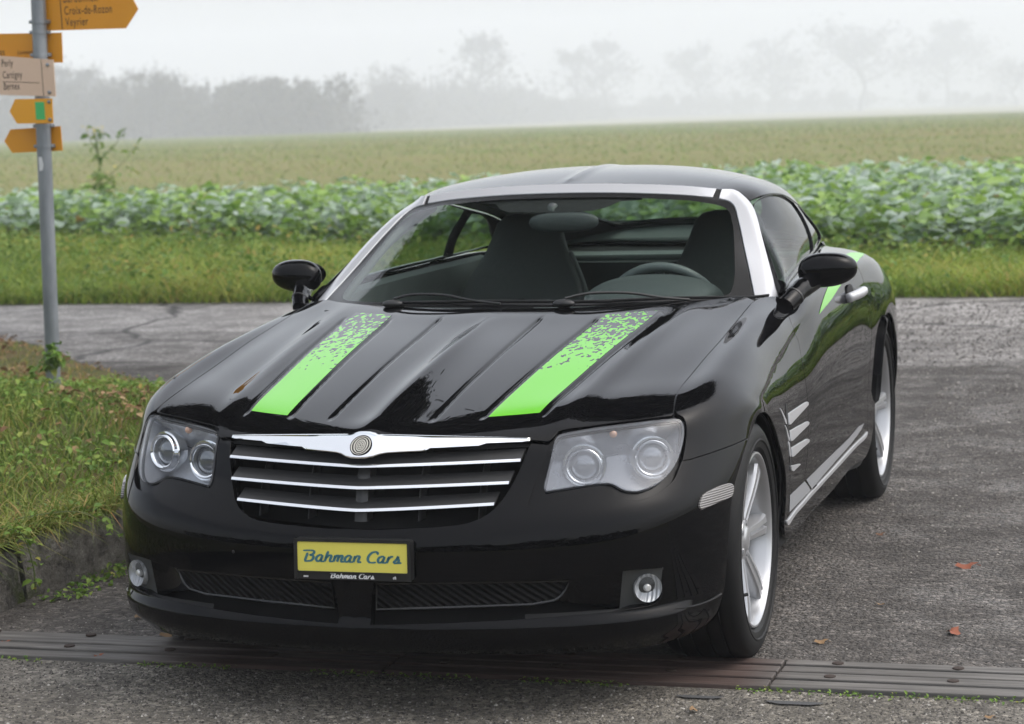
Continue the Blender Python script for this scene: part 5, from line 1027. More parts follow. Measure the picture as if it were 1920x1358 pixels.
# ---------------------------------------------------------------- ground, road, fields
RG = np.random.default_rng(11)
def fast_mesh(name, V, F, m, parent=None, tint=None, smooth=False):
    """V (n,3), F (m,k) with one k; tint: one value per vertex, read by the material as the tint attribute"""
    V = np.asarray(V, np.float32); F = np.asarray(F, np.int32); k = F.shape[1]
    me = bpy.data.meshes.new(name); me.vertices.add(len(V)); me.vertices.foreach_set('co', V.ravel())
    me.loops.add(F.size); me.loops.foreach_set('vertex_index', F.ravel()); me.polygons.add(len(F))
    me.polygons.foreach_set('loop_start', np.arange(0, F.size, k, dtype=np.int32))
    me.update(calc_edges=True)
    if smooth: me.shade_smooth()
    if tint is not None:
        a = me.attributes.new('tint', 'FLOAT', 'POINT'); a.data.foreach_set('value', np.asarray(tint, np.float32))
    me.materials.append(m); o = bpy.data.objects.new(name, me); col_link(o)
    if parent: o.parent = parent
    return o
def terrain_z(x, y):
    z = np.interp(y, [-60, 10.1, 10.5, 12, 28, 60, 100, 200, 300, 420, 450, 570, 850, 1250, 1900], [0, 0, .03, .05, .02, -.18, -.67, -1.95, -3.13, -4.46, -5.2, -7.0, -9.8, -13, -18])
    return z
def leaf_mat(name, stops, rough=.6, trans=.25, spec=.3):
    m = mat(name, rough=rough, spec=spec); t = NT(m); a = t.n('Attribute'); a.attribute_name = 'tint'
    c = t.ramp(a.outputs['Fac'], stops); t.l(c, t.b.inputs['Base Color'])
    if trans:
        out = t.t.nodes['Material Output']; tl = t.n('BsdfTranslucent'); t.l(c, tl.inputs[0]); mx = t.n('MixShader'); mx.inputs[0].default_value = trans
        t.l(t.b.outputs[0], mx.inputs[1]); t.l(tl.outputs[0], mx.inputs[2]); t.l(mx.outputs[0], out.inputs[0])
    return m

# field soil and pale autumn grass, one sheet to the horizon
FM = mat('field_soil', rough=.95, spec=.1); t = NT(FM); co = t.coord('Object')
n1 = t.noise(t.coord('Object', (.18, .7, 1)), .35, 6, .6); n2 = t.noise(co, 1.6, 6, .65); n3 = t.noise(co, 9, 4)
c = t.ramp(n1, [(.30, (.185, .155, .065)), (.46, (.150, .190, .060)), (.60, (.225, .215, .085)), (.72, (.13, .19, .055))])
c = t.mix(t.ramp(n2, [(.4, grey(0)), (.65, grey(1))]), c, (.19, .145, .075)); c = t.mix(.35, c, t.ramp(n3, [(.3, (.05, .06, .02)), (.7, (.26, .25, .12))]), 'MULTIPLY') if False else t.mix(.30, c, t.ramp(n3, [(.3, (.06, .08, .02)), (.7, (.26, .24, .12))]))
t.l(c, t.b.inputs['Base Color']); t.bump(n3, .6, .08)
ys = [-90, -30, -12, 0, 10.1, 10.5, 12, 16, 24, 28, 40, 60, 80, 100, 150, 200, 250, 300, 360, 420, 450, 570, 700, 850, 1050, 1250, 1900]
xs = [-1640, -700, -350, -180, -90, -45, -20, -8, 0, 8, 20, 45, 90, 180, 350, 700, 1640]
V = [(x, y, float(terrain_z(x, y)) - (.03 if y < 10.2 else 0)) for y in ys for x in xs]; nx = len(xs)
F = [(j * nx + i, j * nx + i + 1, (j + 1) * nx + i + 1, (j + 1) * nx + i) for j in range(len(ys) - 1) for i in range(nx - 1)]
tag(fast_mesh('ground', V, F, FM, smooth=True), kind='structure')

def asphalt(name, base, agg, fine, stain, bumpd=.006, wet=.55, crack=False):
    m = mat(name, rough=.85, spec=.35); t = NT(m); co = t.coord('Object')
    vo = t.n('TexVoronoi'); vo.inputs['Scale'].default_value = agg; t.l(co, vo.inputs['Vector'])
    sc = t.n('SeparateColor'); t.l(vo.outputs['Color'], sc.inputs[0])
    v2 = t.n('TexVoronoi'); v2.inputs['Scale'].default_value = fine; t.l(co, v2.inputs['Vector']); s2 = t.n('SeparateColor'); t.l(v2.outputs['Color'], s2.inputs[0])
    k = lambda f: tuple(v * f for v in base)
    c = t.ramp(sc.outputs[0], [(0, k(.18)), (.35, k(.62)), (.7, k(1.15)), (.90, k(1.9)), (1, k(3.2))])
    c2 = t.ramp(s2.outputs[1], [(0, k(.4)), (.5, k(.95)), (1, k(1.8))]); c = t.mix(.45, c, c2)
    big = t.noise(co, .55, 6, .62); mid = t.noise(co, 3.2, 5, .6)
    c = t.mix(t.ramp(big, [(.38, grey(0)), (.62, grey(1))]), c, t.mix(1., c, stain, 'MULTIPLY'))
    c = t.mix(t.ramp(mid, [(.40, grey(0)), (.70, grey(.8))]), c, k(.32))
    if crack:
        cr = t.n('TexVoronoi', feature='DISTANCE_TO_EDGE'); cr.inputs['Scale'].default_value = .33
        ad = t.n('VectorMath', operation='MULTIPLY_ADD'); q = t.n('TexNoise'); q.inputs['Scale'].default_value = 2.2; q.inputs['Detail'].default_value = 5; t.l(co, q.inputs['Vector']); t.l(q.outputs['Color'], ad.inputs[0]); ad.inputs[1].default_value = (.5, .5, 0); t.l(co, ad.inputs[2]); t.l(ad.outputs[0], cr.inputs['Vector'])
        c = t.mix(t.ramp(cr.outputs['Distance'], [(0, grey(1)), (.006, grey(.8)), (.012, grey(0))]), c, (.055, .052, .049))
    t.l(c, t.b.inputs['Base Color'])
    t.l(t.ramp(mid, [(.3, grey(wet)), (.6, grey(.9))]), t.b.inputs['Roughness'])
    h = t.math('ADD', vo.outputs['Distance'], t.math('MULTIPLY', v2.outputs['Distance'], .5)); t.bump(t.math('MULTIPLY', h, -1.), .9, bumpd)
    return m
def sheet(name, poly, z, m):
    o = mesh_obj(name, [(x, y, z) for x, y in poly], [tuple(range(len(poly)))], m, smooth=False); return tag(o, kind='structure')
def wob(x0, y0, x1, y1, n, a):
    return [(x0 + (x1 - x0) * i / n + RG.normal() * a, y0 + (y1 - y0) * i / n + RG.normal() * a) for i in range(n + 1)]
LOT = asphalt('lot_asphalt', (.112, .101, .091), 58, 140, (.72, .70, .68), .012, .5)
ROAD = asphalt('road_asphalt', (.34, .322, .305), 80, 220, (.86, .85, .84), .004, .7, True)
FRONT = asphalt('forecourt_asphalt', (.185, .169, .144), 75, 190, (.80, .79, .75), .007, .6)
OLD = asphalt('old_road_asphalt', (.25, .234, .219), 60, 160, (.7, .7, .7), .008, .6, True)
sheet('road', [(-70, 8.6), (40, 7.95)] + wob(40, 10.16, -70, 10.5, 220, .03), .004, ROAD)
sheet('old_road', [(-70, 5.8)] + [(40, 5.6), (40, 7.95), (-70, 8.6)], .003, OLD)
sheet('parking_lot', [(-14, -.085), (40, -.085)] + wob(40, 5.7, -12, 6.6, 60, .05) , .006, LOT)
sheet('forecourt', [(-14, -8), (14, -8), (14, -.375), (-14, -.375)], .005, FRONT)

# ---------------------------------------------------------------- drainage channel across the entrance
RAIL = mat('weathered_rail', rough=.7, spec=.3); t = NT(RAIL); co = t.coord('Object', (2.5, 30, 30))
x_ = t.n('SeparateXYZ'); t.l(t.coord('Object'), x_.inputs[0])
brown = t.ramp(t.noise(co, 1.6, 6), [(.3, (.040, .026, .022)), (.55, (.075, .050, .042)), (.75, (.12, .088, .075))])
gry = t.ramp(t.noise(co, 1.6, 6), [(.3, (.075, .070, .064)), (.55, (.13, .122, .112)), (.75, (.20, .19, .175))])
f = t.n('MapRange'); t.l(x_.outputs[0], f.inputs[0]); f.inputs[1].default_value = .85; f.inputs[2].default_value = .98
f2 = t.n('MapRange'); t.l(x_.outputs[0], f2.inputs[0]); f2.inputs[1].default_value = -.55; f2.inputs[2].default_value = -.9
t.l(t.mix(t.math('ADD', f.outputs[0], f2.outputs[0], True), brown, gry), t.b.inputs['Base Color']); t.bump(t.noise(co, 3, 5), .4, .004)
ch = tag(empty('drainage_channel', (0, -.23, 0)), 'brown and grey slatted drain channel running across the entrance in front of the car', 'drain')
bm = bmesh.new(); box(bm, (0, 0, -.012), (16, .305, .020)); bm_obj('channel_bed', bm, DARK, ch)
jx = [-6.2, -4.1, -2.15, -.10, .935, 2.6, 4.7, 6.8]
for a, b in zip(jx, jx[1:]):
    for j, (yo, wd) in enumerate(((.114, .048), (.052, .054), (-.020, .056), (-.098, .064))):
        bm = bmesh.new(); dz = RG.uniform(-.002, .002)
        box(bm, ((a + b) / 2, yo + RG.uniform(-.003, .003), .004 + dz), (b - a - .008, wd, .020), Matrix.Rotation(RG.uniform(-.0012, .0012), 3, 'Z'), .003)
        o = bm_obj('slat', bm, RAIL, ch)
    for xx in np.arange(a + .14, b - .05, .31):
        for yo in (.114, -.020):
            bm = bmesh.new(); lathe(bm, [(.0, .016), (.004, .015), (.005, .0003)], 10, Matrix.Translation((xx, yo + RG.uniform(-.006, .006), .0145)) @ Matrix.Rotation(-math.pi / 2, 4, 'Y')); bm_obj('bolt', bm, mat('rust', (.035, .022, .016), .8) if 'rust' not in bpy.data.materials else bpy.data.materials['rust'], ch, 40)

# ---------------------------------------------------------------- grass bank with its stone kerb
BANK = np.array([(-1.60, -6), (-1.60, .0), (-1.50, .9), (-1.46, 2.2), (-1.75, 3.2), (-2.5, 4.2), (-3.2, 4.95), (-4.2, 6.0), (-5.2, 7.2), (-6.3, 8.2), (-9, 9.2), (-14, 9.6), (-14, -6)])
def bank_z(x, y):
    q = np.stack([x, y], -1); d = seg_dist(BANK, q); ins = inside(BANK, q)
    edge = np.where(y < 3.0, .19, np.interp(y, [3.0, 4.5, 9], [.19, .05, .01]))
    z = edge + .10 * smooth01(d / 1.6) * np.interp(y, [0, 5, 9], [1, .9, .3]) + .018 * np.sin(3.1 * x + 1.7 * y) * np.sin(2.3 * y - x)
    return np.where(ins, z, 0)
gx_ = np.arange(-14, -1.3, .16); gy_ = np.arange(-6, 9.7, .16)
q = np.stack(np.meshgrid(gx_, gy_), -1).reshape(-1, 2); q = q[inside(BANK, q)]; q = q[seg_dist(BANK, q) > .06]
bl = np.concatenate([np.linspace(a, b, max(2, int(np.linalg.norm(b - a) / .16)), endpoint=False) for a, b in zip(BANK, np.roll(BANK, -1, 0))])
pts, _, fs, *_ = delaunay_2d_cdt([Vector(p) for p in np.concatenate([bl, q])], [(i, (i + 1) % len(bl)) for i in range(len(bl))], [], 0, 1e-6)
pts = np.array([tuple(p) for p in pts]); fs = np.array(fs); fs = fs[inside(BANK, pts[fs].mean(1))]
BM_ = mat('bank_soil', rough=.95, spec=.1); t = NT(BM_); co = t.coord('Object')
t.l(t.ramp(t.noise(co, 2.5, 6, .65), [(.3, (.045, .050, .016)), (.5, (.085, .085, .030)), (.65, (.13, .095, .045)), (.8, (.10, .11, .035))]), t.b.inputs['Base Color']); t.bump(t.noise(co, 18, 4), .7, .04)
eps = RG.normal(size=len(pts)) * .004
zb = bank_z(pts[:, 0] * 1, pts[:, 1]); bd = seg_dist(BANK, pts); zb = np.where(bd < .02, np.where(pts[:, 1] < 3.0, .19, np.interp(pts[:, 1], [3.0, 4.5, 9], [.19, .05, .008])), zb)
tag(fast_mesh('grass_bank', np.c_[pts, zb + eps], fs, BM_, smooth=True), kind='structure')
STONE = mat('kerb_stone', rough=.9, spec=.2); t = NT(STONE); co = t.coord('Object')
c = t.ramp(t.noise(co, 13, 9, .78), [(.34, (.030, .029, .026)), (.46, (.120, .112, .10)), (.60, (.20, .19, .17)), (.70, (.38, .37, .34))])
c = t.mix(t.ramp(t.noise(co, 4.5, 5, .7), [(.52, grey(0)), (.66, grey(1))]), c, (.055, .070, .022)); t.l(c, t.b.inputs['Base Color']); t.bump(t.noise(co, 22, 6, .75), 1., .035)
def stone_block(p, q, w, h, label, depth=.03):
    """rough kerb stone from p to q along its front foot"""
    p = np.array(p); q = np.array(q); d = q - p; L = np.linalg.norm(d); d /= L; n = np.array([-d[1], d[0]])
    if n[0] > 0: n = -n
    bm = bmesh.new(); nx_ = max(3, int(L / .04)); prof = [(0, 0), (.004, h * .5), (.012, h - .02), (.03, h), (w * .6, h + .004), (w, h - .002), (w, 0)]
    R_ = []
    for i in range(nx_ + 1):
        s = L * i / nx_; e = 0 if 0 < i < nx_ else .006
        R_.append([bm.verts.new((*(p + d * s + n * (a + e + RG.normal() * .005)), max(0, z - e + (RG.normal() * .006 if z > 0 else 0)))) for a, z in prof])
    for a, b in zip(R_, R_[1:]):
        for j in range(len(prof) - 1): bm.faces.new((a[j], a[j + 1], b[j + 1], b[j]))
    bm.faces.new(R_[0]); bm.faces.new(R_[-1])
    o = bm_obj('kerb_stone', bm, STONE, None, 50); tag(o, label, 'kerb stone', 'stones of the kerb along the grass bank'); return o
stone_block((-1.50, -1.2), (-1.52, .30), .20, .165, 'low dark kerb stone at the left picture edge, foot of the grass bank')
stone_block((-1.525, .325), (-1.445, .95), .20, .192, 'mossy grey kerb stone beside the low dark one, under trailing weeds')
stone_block((-1.440, .97), (-1.40, 2.2), .20, .19, 'mossy grey kerb stone half hidden behind the front of the car')

# ---------------------------------------------------------------- grasses
def blades(P, h, w, lean, n_seg=2, tint=None, droop=.35, rng=RG):
    """ribbon blades rooted at P (n,3)"""
    n = len(P); az = rng.uniform(0, 2 * math.pi, n); ln = rng.uniform(.2, 1, n) * lean; la = rng.uniform(0, 2 * math.pi, n)
    side = np.stack([np.cos(az), np.sin(az), np.zeros(n)], 1); ld = np.stack([np.cos(la), np.sin(la), np.zeros(n)], 1)
    V = []; 
    for k in range(n_seg + 1):
        f = k / n_seg; c = P + np.outer(h * f, [0, 0, 1]) * 1.0 + ld * (h * ln * f ** 1.7)[:, None]; c[:, 2] -= h * droop * ln * f ** 2.5
        ww = (w * (1 - f ** 1.5 * .92))[:, None]
        V.append(c - side * ww / 2); V.append(c + side * ww / 2)
    V = np.stack(V, 1).reshape(-1, 3); k2 = 2 * (n_seg + 1); b = np.arange(n)[:, None] * k2
    F = np.concatenate([b + np.array([2 * k, 2 * k + 1, 2 * k + 3, 2 * k + 2]) for k in range(n_seg)])
    return V, F, np.repeat(tint if tint is not None else rng.random(n), k2)
def leaves(C, size, tint, rng=RG, flat=.5, fold=.25, asp=.7):
    """broad leaves: two folded quads, random facing biased upward"""
    n = len(C); d = rng.normal(size=(n, 3)); d[:, 2] *= flat; d /= np.linalg.norm(d, axis=1, keepdims=True)
    up = np.tile([0, 0, 1.], (n, 1)) + rng.normal(size=(n, 3)) * .35; s = np.cross(d, up); s /= np.linalg.norm(s, axis=1, keepdims=True) + 1e-9; nn = np.cross(s, d)
    L = size[:, None]; W_ = L * asp
    a = C; m1 = C + d * L * .5 - nn * L * .02; tip = C + d * L - nn * L * .22
    l1 = C + d * L * .30 + s * W_ * .40 + nn * L * fold * .5; l2 = C + d * L * .72 + s * W_ * .36 + nn * L * fold * .3
    r1 = C + d * L * .30 - s * W_ * .40 + nn * L * fold * .5; r2 = C + d * L * .72 - s * W_ * .36 + nn * L * fold * .3
    V = np.stack([a, l1, l2, tip, m1, r1, r2], 1).reshape(-1, 3); b = np.arange(n)[:, None] * 7
    F = np.concatenate([b + np.array([0, 4, 2, 1]), b + np.array([4, 4, 3, 2])[[0, 2, 3, 3]] * 0 + b * 0 + b + np.array([4, 3, 2, 2]) * 0 + 0]) if False else np.concatenate([b + np.array(q) for q in ([0, 4, 1], [4, 2, 1], [4, 3, 2], [0, 5, 4], [4, 5, 6], [4, 6, 3])])
    return V, F, np.repeat(tint, 7)
def scatter(n, x0, x1, y0, y1): return np.c_[RG.uniform(x0, x1, n), RG.uniform(y0, y1, n)]
def clump(q, s, th):
    """keep points by a smooth pseudo-noise so the growth is patchy"""
    v = np.sin(q[:, 0] * s + 1.3 * np.sin(q[:, 1] * s * .7)) * np.sin(q[:, 1] * s * 1.1 + 1.7 * np.sin(q[:, 0] * s * .6)) + .5 * np.sin(q[:, 0] * s * 2.7 + q[:, 1] * s * 2.1)
    return v, v > th
GM = leaf_mat('grass_blade', [(0, (.10, .19, .020)), (.3, (.235, .34, .045)), (.58, (.36, .42, .070)), (.80, (.47, .40, .11)), (1, (.50, .29, .095))], .6, .3)
def grass(name, q, z, hmin, hmax, w, lean, dry, n_seg=2, label=None):
    n = len(q); P = np.c_[q, z]; v, _ = clump(q, 1.1, 0); tt = np.clip(RG.normal(.33, .22, n) + dry * v * .20, 0, 1)
    V, F, T = blades(P, RG.uniform(hmin, hmax, n) * (1 + .22 * v), w * RG.uniform(.6, 1.3, n), lean, n_seg, tt)
    o = fast_mesh(name, V, F, GM, tint=T); tag(o, label, 'grass', kind='stuff'); return o
# verge beyond the road
q = np.concatenate([scatter(90000, -17, 9, 10.25, 17.5), scatter(22000, -17, 9, 10.22, 10.8)]); yv = q[:, 1]; lim = np.interp(q[:, 0], [-17, -10, 1, 9], [18, 17.2, 13.4, 12.6]); q = q[yv < lim]
grass('verge_grass', q, terrain_z(q[:, 0], q[:, 1]), .08, .24, .013, 2.0, .8, 3, 'long green and yellowing verge grass along the far road edge')
# grass on the bank
q = scatter(120000, -9.5, -1.45, -1.5, 8.8); q = q[inside(BANK, q)]; q = q[(q[:, 0] > -3.2 - (q[:, 1]) * .62)]
zb = bank_z(q[:, 0], q[:, 1]); far = smooth01((q[:, 1] - 3.4) / 2.2)
keep = RG.random(len(q)) < (1 - .72 * far); q = q[keep]; zb = zb[keep]; far = far[keep]
n = len(q); v, _ = clump(q, 1.6, 0); tt = np.clip(RG.normal(.36, .22, n) + v * .16 + far * .34, 0, 1); edge_ = smooth01(seg_dist(BANK, q) / .35)
V, F, T = blades(np.c_[q, zb], RG.uniform(.04, .14, n) * (1 - .55 * far) * (.55 + .45 * edge_) * (1 + .25 * v), .0068 * RG.uniform(.6, 1.4, n), 1.3, 3, tt)
BGM = leaf_mat('bank_blade', [(0, (.055, .110, .014)), (.3, (.135, .205, .030)), (.58, (.225, .255, .050)), (.80, (.36, .29, .10)), (1, (.40, .22, .085))], .6, .3)
tag(fast_mesh('bank_grass', V, F, BGM, tint=T), 'tangled green and straw grass on the kerbed bank beside the car', 'grass', kind='stuff')
n = 5200; yq = RG.uniform(-.8, 2.3, n); xq = np.interp(yq, [-1.2, .3, .95, 2.2], [-1.55, -1.56, -1.47, -1.43]) - RG.exponential(.05, n); V, F, T = blades(np.c_[xq, yq, np.full(n, .185)], RG.uniform(.05, .17, n), .007 * RG.uniform(.6, 1.4, n), 1.7, 3, np.clip(RG.normal(.5, .2, n), 0, 1), droop=.75)
tag(fast_mesh('kerb_grass', V, F, BGM, tint=T), 'grass spilling over the top edge of the kerb stones', 'grass', kind='stuff')
q = scatter(26000, -7.5, -1.42, -.6, 5.2); q = q[inside(BANK, q)]; v, k = clump(q, 2.2, -.15); q = q[k & (q[:, 0] > -3.0 - q[:, 1] * .62)]; zb = bank_z(q[:, 0], q[:, 1]); n = len(q)
WM = leaf_mat('weed_leaf', [(0, (.06, .13, .020)), (.4, (.150, .260, .040)), (.75, (.27, .34, .07)), (1, (.40, .30, .07))], .55, .3)
hz = RG.uniform(.01, .115, n) * np.interp(q[:, 1], [0, 4, 5.5], [1, .8, .4])
V, F, T = leaves(np.c_[q, zb + hz], RG.uniform(.014, .042, n), np.clip(RG.normal(.45, .2, n), 0, 1))
tag(fast_mesh('bank_weeds', V, F, WM, tint=T), 'small leafy weeds in the bank grass', 'weeds', kind='stuff')
q = scatter(11000, -7, -1.5, 1.5, 7.8); q = q[inside(BANK, q)]; v, k = clump(q + 3, 1.9, .1); q = q[k | (RG.random(len(q)) < .12)]; n = len(q)
LIT = leaf_mat('leaf_litter', [(0, (.12, .06, .03)), (.5, (.24, .14, .065)), (1, (.34, .24, .13))], .8, .1)
V, F, T = leaves(np.c_[q, bank_z(q[:, 0], q[:, 1]) + RG.uniform(.01, .06, n)], RG.uniform(.02, .05, n), RG.random(n), flat=.25); tag(fast_mesh('leaf_litter', V, F, LIT, tint=T), 'brown leaf litter in the bank grass round the signpost', 'leaf litter', kind='stuff')
# dry stalks and tufts over the far field
q = np.c_[RG.uniform(-260, 8, 330000), 21 + 380 * RG.random(330000) ** 1.9]; q = q[(q[:, 0] > -4 - q[:, 1] * .60) & (q[:, 0] < 4 - (q[:, 1] - 10) * .03)]
v, k = clump(q, .30, -.9); v2, k = clump(q * [.5, 1.6], .13, 0); n = len(q); tt = np.clip(RG.normal(.40, .16, n) + .16 * v + .26 * v2, 0, 1)
V, F, T = blades(np.c_[q, terrain_z(q[:, 0], q[:, 1])], RG.uniform(.05, .15, n), .03 * np.interp(q[:, 1], [20, 130, 400], [.8, 3.0, 9.0]), 1.6, 1, tt)
FG = leaf_mat('field_grass', [(0, (.14, .22, .050)), (.45, (.22, .275, .075)), (.75, (.31, .295, .115)), (1, (.34, .25, .13))], .8, .2)
tag(fast_mesh('field_grass', V, F, FG, tint=T), 'thin pale autumn grass over the open field', 'grass', kind='stuff')

q = scatter(26000, -17, 9, 10.25, 17.5); q = q[q[:, 1] < np.interp(q[:, 0], [-17, -10, 1, 9], [18, 17.2, 13.4, 12.6])]; v, k = clump(q, 1.3, -.2); q = q[k]; n = len(q)
V, F, T = leaves(np.c_[q, terrain_z(q[:, 0], q[:, 1]) + RG.uniform(.04, .30, n) * RG.uniform(.5, 1, n)], RG.uniform(.03, .085, n), np.clip(RG.normal(.5, .22, n), 0, 1)); tag(fast_mesh('verge_weeds', V, F, WM, tint=T), 'leafy weeds mixed into the roadside verge', 'weeds', kind='stuff')
# loose grit and exposed aggregate
GRIT = leaf_mat('grit_stone', [(0, (.022, .020, .018)), (.45, (.085, .078, .070)), (.75, (.20, .185, .165)), (1, (.42, .40, .36))], .8, 0, .3)
q = np.concatenate([scatter(34000, .75, 3.6, -.07, 5.6), scatter(4500, -1.45, -.75, -.07, 1.5), scatter(15000, -1.7, 2.0, -1.05, -.385), scatter(9000, .0, 3.5, 5.6, 10)]); n = len(q); sz = RG.uniform(.0022, .0062, n) * np.interp(q[:, 1], [0, 3, 10], [1, 1.3, 2.0]); tq = np.clip(RG.beta(1.3, 1.9, n), 0, 1)
oc = np.array([(1, 0, 0), (0, 1, 0), (-1, 0, 0), (0, -1, 0), (0, 0, 1)], float); a = RG.uniform(0, 6.28, n); rx = np.cos(a); ry = np.sin(a); sc3 = RG.uniform(.6, 1.25, (n, 3)) * sz[:, None]
L_ = oc[None] * sc3[:, None]; V = np.stack([L_[..., 0] * rx[:, None] - L_[..., 1] * ry[:, None], L_[..., 0] * ry[:, None] + L_[..., 1] * rx[:, None], L_[..., 2] * .8], -1) + np.c_[q, np.full(n, .0045)][:, None]
b = np.arange(n)[:, None] * 5; F = np.concatenate([b + np.array(p_) for p_ in ([0, 1, 4], [1, 2, 4], [2, 3, 4], [3, 0, 4])]); tag(fast_mesh('loose_grit', V.reshape(-1, 3), F, GRIT, tint=np.repeat(tq, 5)), 'light and dark grit standing out of the worn asphalt', 'grit', kind='stuff')

# ---------------------------------------------------------------- brassica crop
CROP = leaf_mat('crop_leaf', [(0, (.085, .18, .035)), (.25, (.21, .37, .055)), (.47, (.30, .45, .075)), (.53, (.22, .34, .18)), (.80, (.38, .48, .38)), (.985, (.46, .55, .47)), (1, (.40, .26, .08))], .40, .30, .5)
nearl = lambda x: np.interp(x, [-18, -10, 1, 9], [17.6, 16.9, 13.0, 12.2])
q = scatter(6200, -19, 8, 11.5, 24.5); q[:, 1] = q[:, 1] + RG.normal(size=len(q)) * .1
farl = np.interp(q[:, 0], [-19, -13, -9.5, -7, -3.5, 0, 8], [21.6, 21.2, 20.8, 21.6, 24.0, 23.6, 23.0]); q = q[(q[:, 1] > nearl(q[:, 0])) & (q[:, 1] < farl)]
NP = len(q); per = 15
hh = RG.uniform(.28, .54, NP); base = np.repeat(np.c_[q, terrain_z(q[:, 0], q[:, 1])], per, 0); a = RG.uniform(0, 2 * math.pi, NP * per); f = np.tile(np.linspace(.15, 1, per), NP)
rad = RG.uniform(.02, .17, NP * per); hgt = np.repeat(hh, per) * f
C_ = base + np.stack([np.cos(a) * rad, np.sin(a) * rad, hgt], 1)
# leaves radiate from the stalk and droop
n = len(C_); d = np.stack([np.cos(a), np.sin(a), RG.uniform(-.25, .55, n)], 1); d /= np.linalg.norm(d, axis=1, keepdims=True)
s = np.cross(d, np.tile([0, 0, 1.], (n, 1)) + RG.normal(size=(n, 3)) * .25); s /= np.linalg.norm(s, axis=1, keepdims=True); nn = np.cross(s, d)
L = RG.uniform(.075, .175, n)[:, None]; rows = []
for i, (fl, fw) in enumerate(((0, .06), (.22, .30), (.48, .44), (.75, .36), (1., .08))):
    c_ = C_ + d * L * fl - nn * L * (.28 * fl ** 2.2) ; wv = L * fw * (1 + RG.normal(size=(n, 1)) * .16); ruf = nn * L * (.10 + RG.normal(size=(n, 1)) * .06) * (fw > .1)
    rows.append(np.stack([c_ - s * wv + ruf, c_, c_ + s * wv + ruf * RG.uniform(.5, 1.3, (n, 1))], 1))
V = np.stack(rows, 1).reshape(-1, 3); b = np.arange(n)[:, None] * 15
F = np.concatenate([b + np.array([3 * i + j, 3 * i + j + 1, 3 * i + j + 4, 3 * i + j + 3]) for i in range(4) for j in (0, 1)])
tt = np.clip(np.where(np.repeat(RG.random(NP) < .52, per), RG.normal(.34, .14, n), RG.normal(.68, .16, n)) + .10 * (f - .5), 0, .98); tt[RG.random(n) < .005] = 1
tag(fast_mesh('crop_plants', V, F, CROP, tint=np.repeat(tt, 15), smooth=True), 'broad leaved green and blue-grey cabbage-like crop in a band across the field', 'crop', kind='stuff')

# ---------------------------------------------------------------- single weeds
def stalk_plant(name, x, y, z0, h, label, cat, flowers=0, lean=(0, 0), seed=1, leafs=26, lsize=.10):
    g = np.random.default_rng(seed); e = tag(empty(name, (x, y, z0)), label, cat)
    bm = bmesh.new(); tips = []; nodes = []
    stem = catmull([(0, 0, 0), (lean[0] * .2, lean[1] * .2, h * .35), (lean[0] * .6 + .02, lean[1] * .6, h * .7), (lean[0], lean[1], h)], 5); tube(bm, stem, np.linspace(.012, .004, len(stem)) * (h / 1.0) ** .5, 5); nodes += list(stem[3:])
    for k in range(7):
        i = int(g.integers(4, len(stem) - 2)); a = g.uniform(0, 6.28); r = h * g.uniform(.15, .38)
        br = catmull([stem[i], stem[i] + [math.cos(a) * r * .5, math.sin(a) * r * .5, r * .35], stem[i] + [math.cos(a) * r, math.sin(a) * r, r * .9]], 4); tube(bm, br, np.linspace(.006, .0025, len(br)) * (h / 1.0) ** .5, 4); nodes += list(br[1:]); tips.append(br[-1])
    tips.append(stem[-1]); bm_obj('stem', bm, bpy.data.materials.get('weed_stem') or mat('weed_stem', (.10, .13, .04), .7), e)
    C = np.array([nodes[int(g.integers(len(nodes)))] for _ in range(leafs)]) + g.normal(size=(leafs, 3)) * .02; C[:leafs // 2, 2] *= .6
    V, F, T = leaves(C, g.uniform(.5, 1.2, leafs) * lsize, np.clip(g.normal(.4, .2, leafs), 0, 1), rng=g); fast_mesh('foliage', V, F, WM, e, T)
    if flowers:
        C = np.array([tips[int(g.integers(len(tips)))] for _ in range(flowers)]) + g.normal(size=(flowers, 3)) * .035; V, F, T = leaves(C, g.uniform(.03, .05, flowers), np.ones(flowers), rng=g)
        fast_mesh('blossom', V, F, bpy.data.materials.get('yellow_petal') or mat('yellow_petal', (.62, .50, .06), .6), e, T)
    return e
stalk_plant('flowering_weed', -11.2, 20.0, .03, 1.25, 'tall yellow flowering weed standing above the crop behind the signpost', 'weed', 34, (-.05, 0), 5, 130, .115)
stalk_plant('leafy_weed', -3.42, 4.02, .25, .12, 'leafy green weed growing round the foot of the signpost pole', 'weed', 0, (.03, 0), 8, 110, .05)
# trailing weeds over the kerb
def trail(pts, label, seed):
    g = np.random.default_rng(seed); e = tag(empty('trailing_weed', pts[0]), label, 'weed'); P = catmull(np.array(pts) - np.array(pts[0]), 8); bm = bmesh.new(); tube(bm, P, .0026, 4); bm_obj('stem', bm, bpy.data.materials['weed_stem'], e)
    C = P[g.integers(2, len(P), 46)] + g.normal(size=(46, 3)) * .018; V, F, T = leaves(C, g.uniform(.018, .040, 46), np.clip(g.normal(.5, .2, 46), 0, 1), rng=g); fast_mesh('foliage', V, F, WM, e, T)
trail([(-1.62, .42, .24), (-1.46, .55, .245), (-1.36, .62, .17), (-1.27, .60, .09), (-1.17, .55, .03)], 'weed trailing from the kerb down towards the front wheel', 21)
trail([(-1.60, .28, .24), (-1.50, .26, .23), (-1.46, .25, .14), (-1.45, .24, .05)], 'short weed hanging down the joint between two kerb stones', 22)
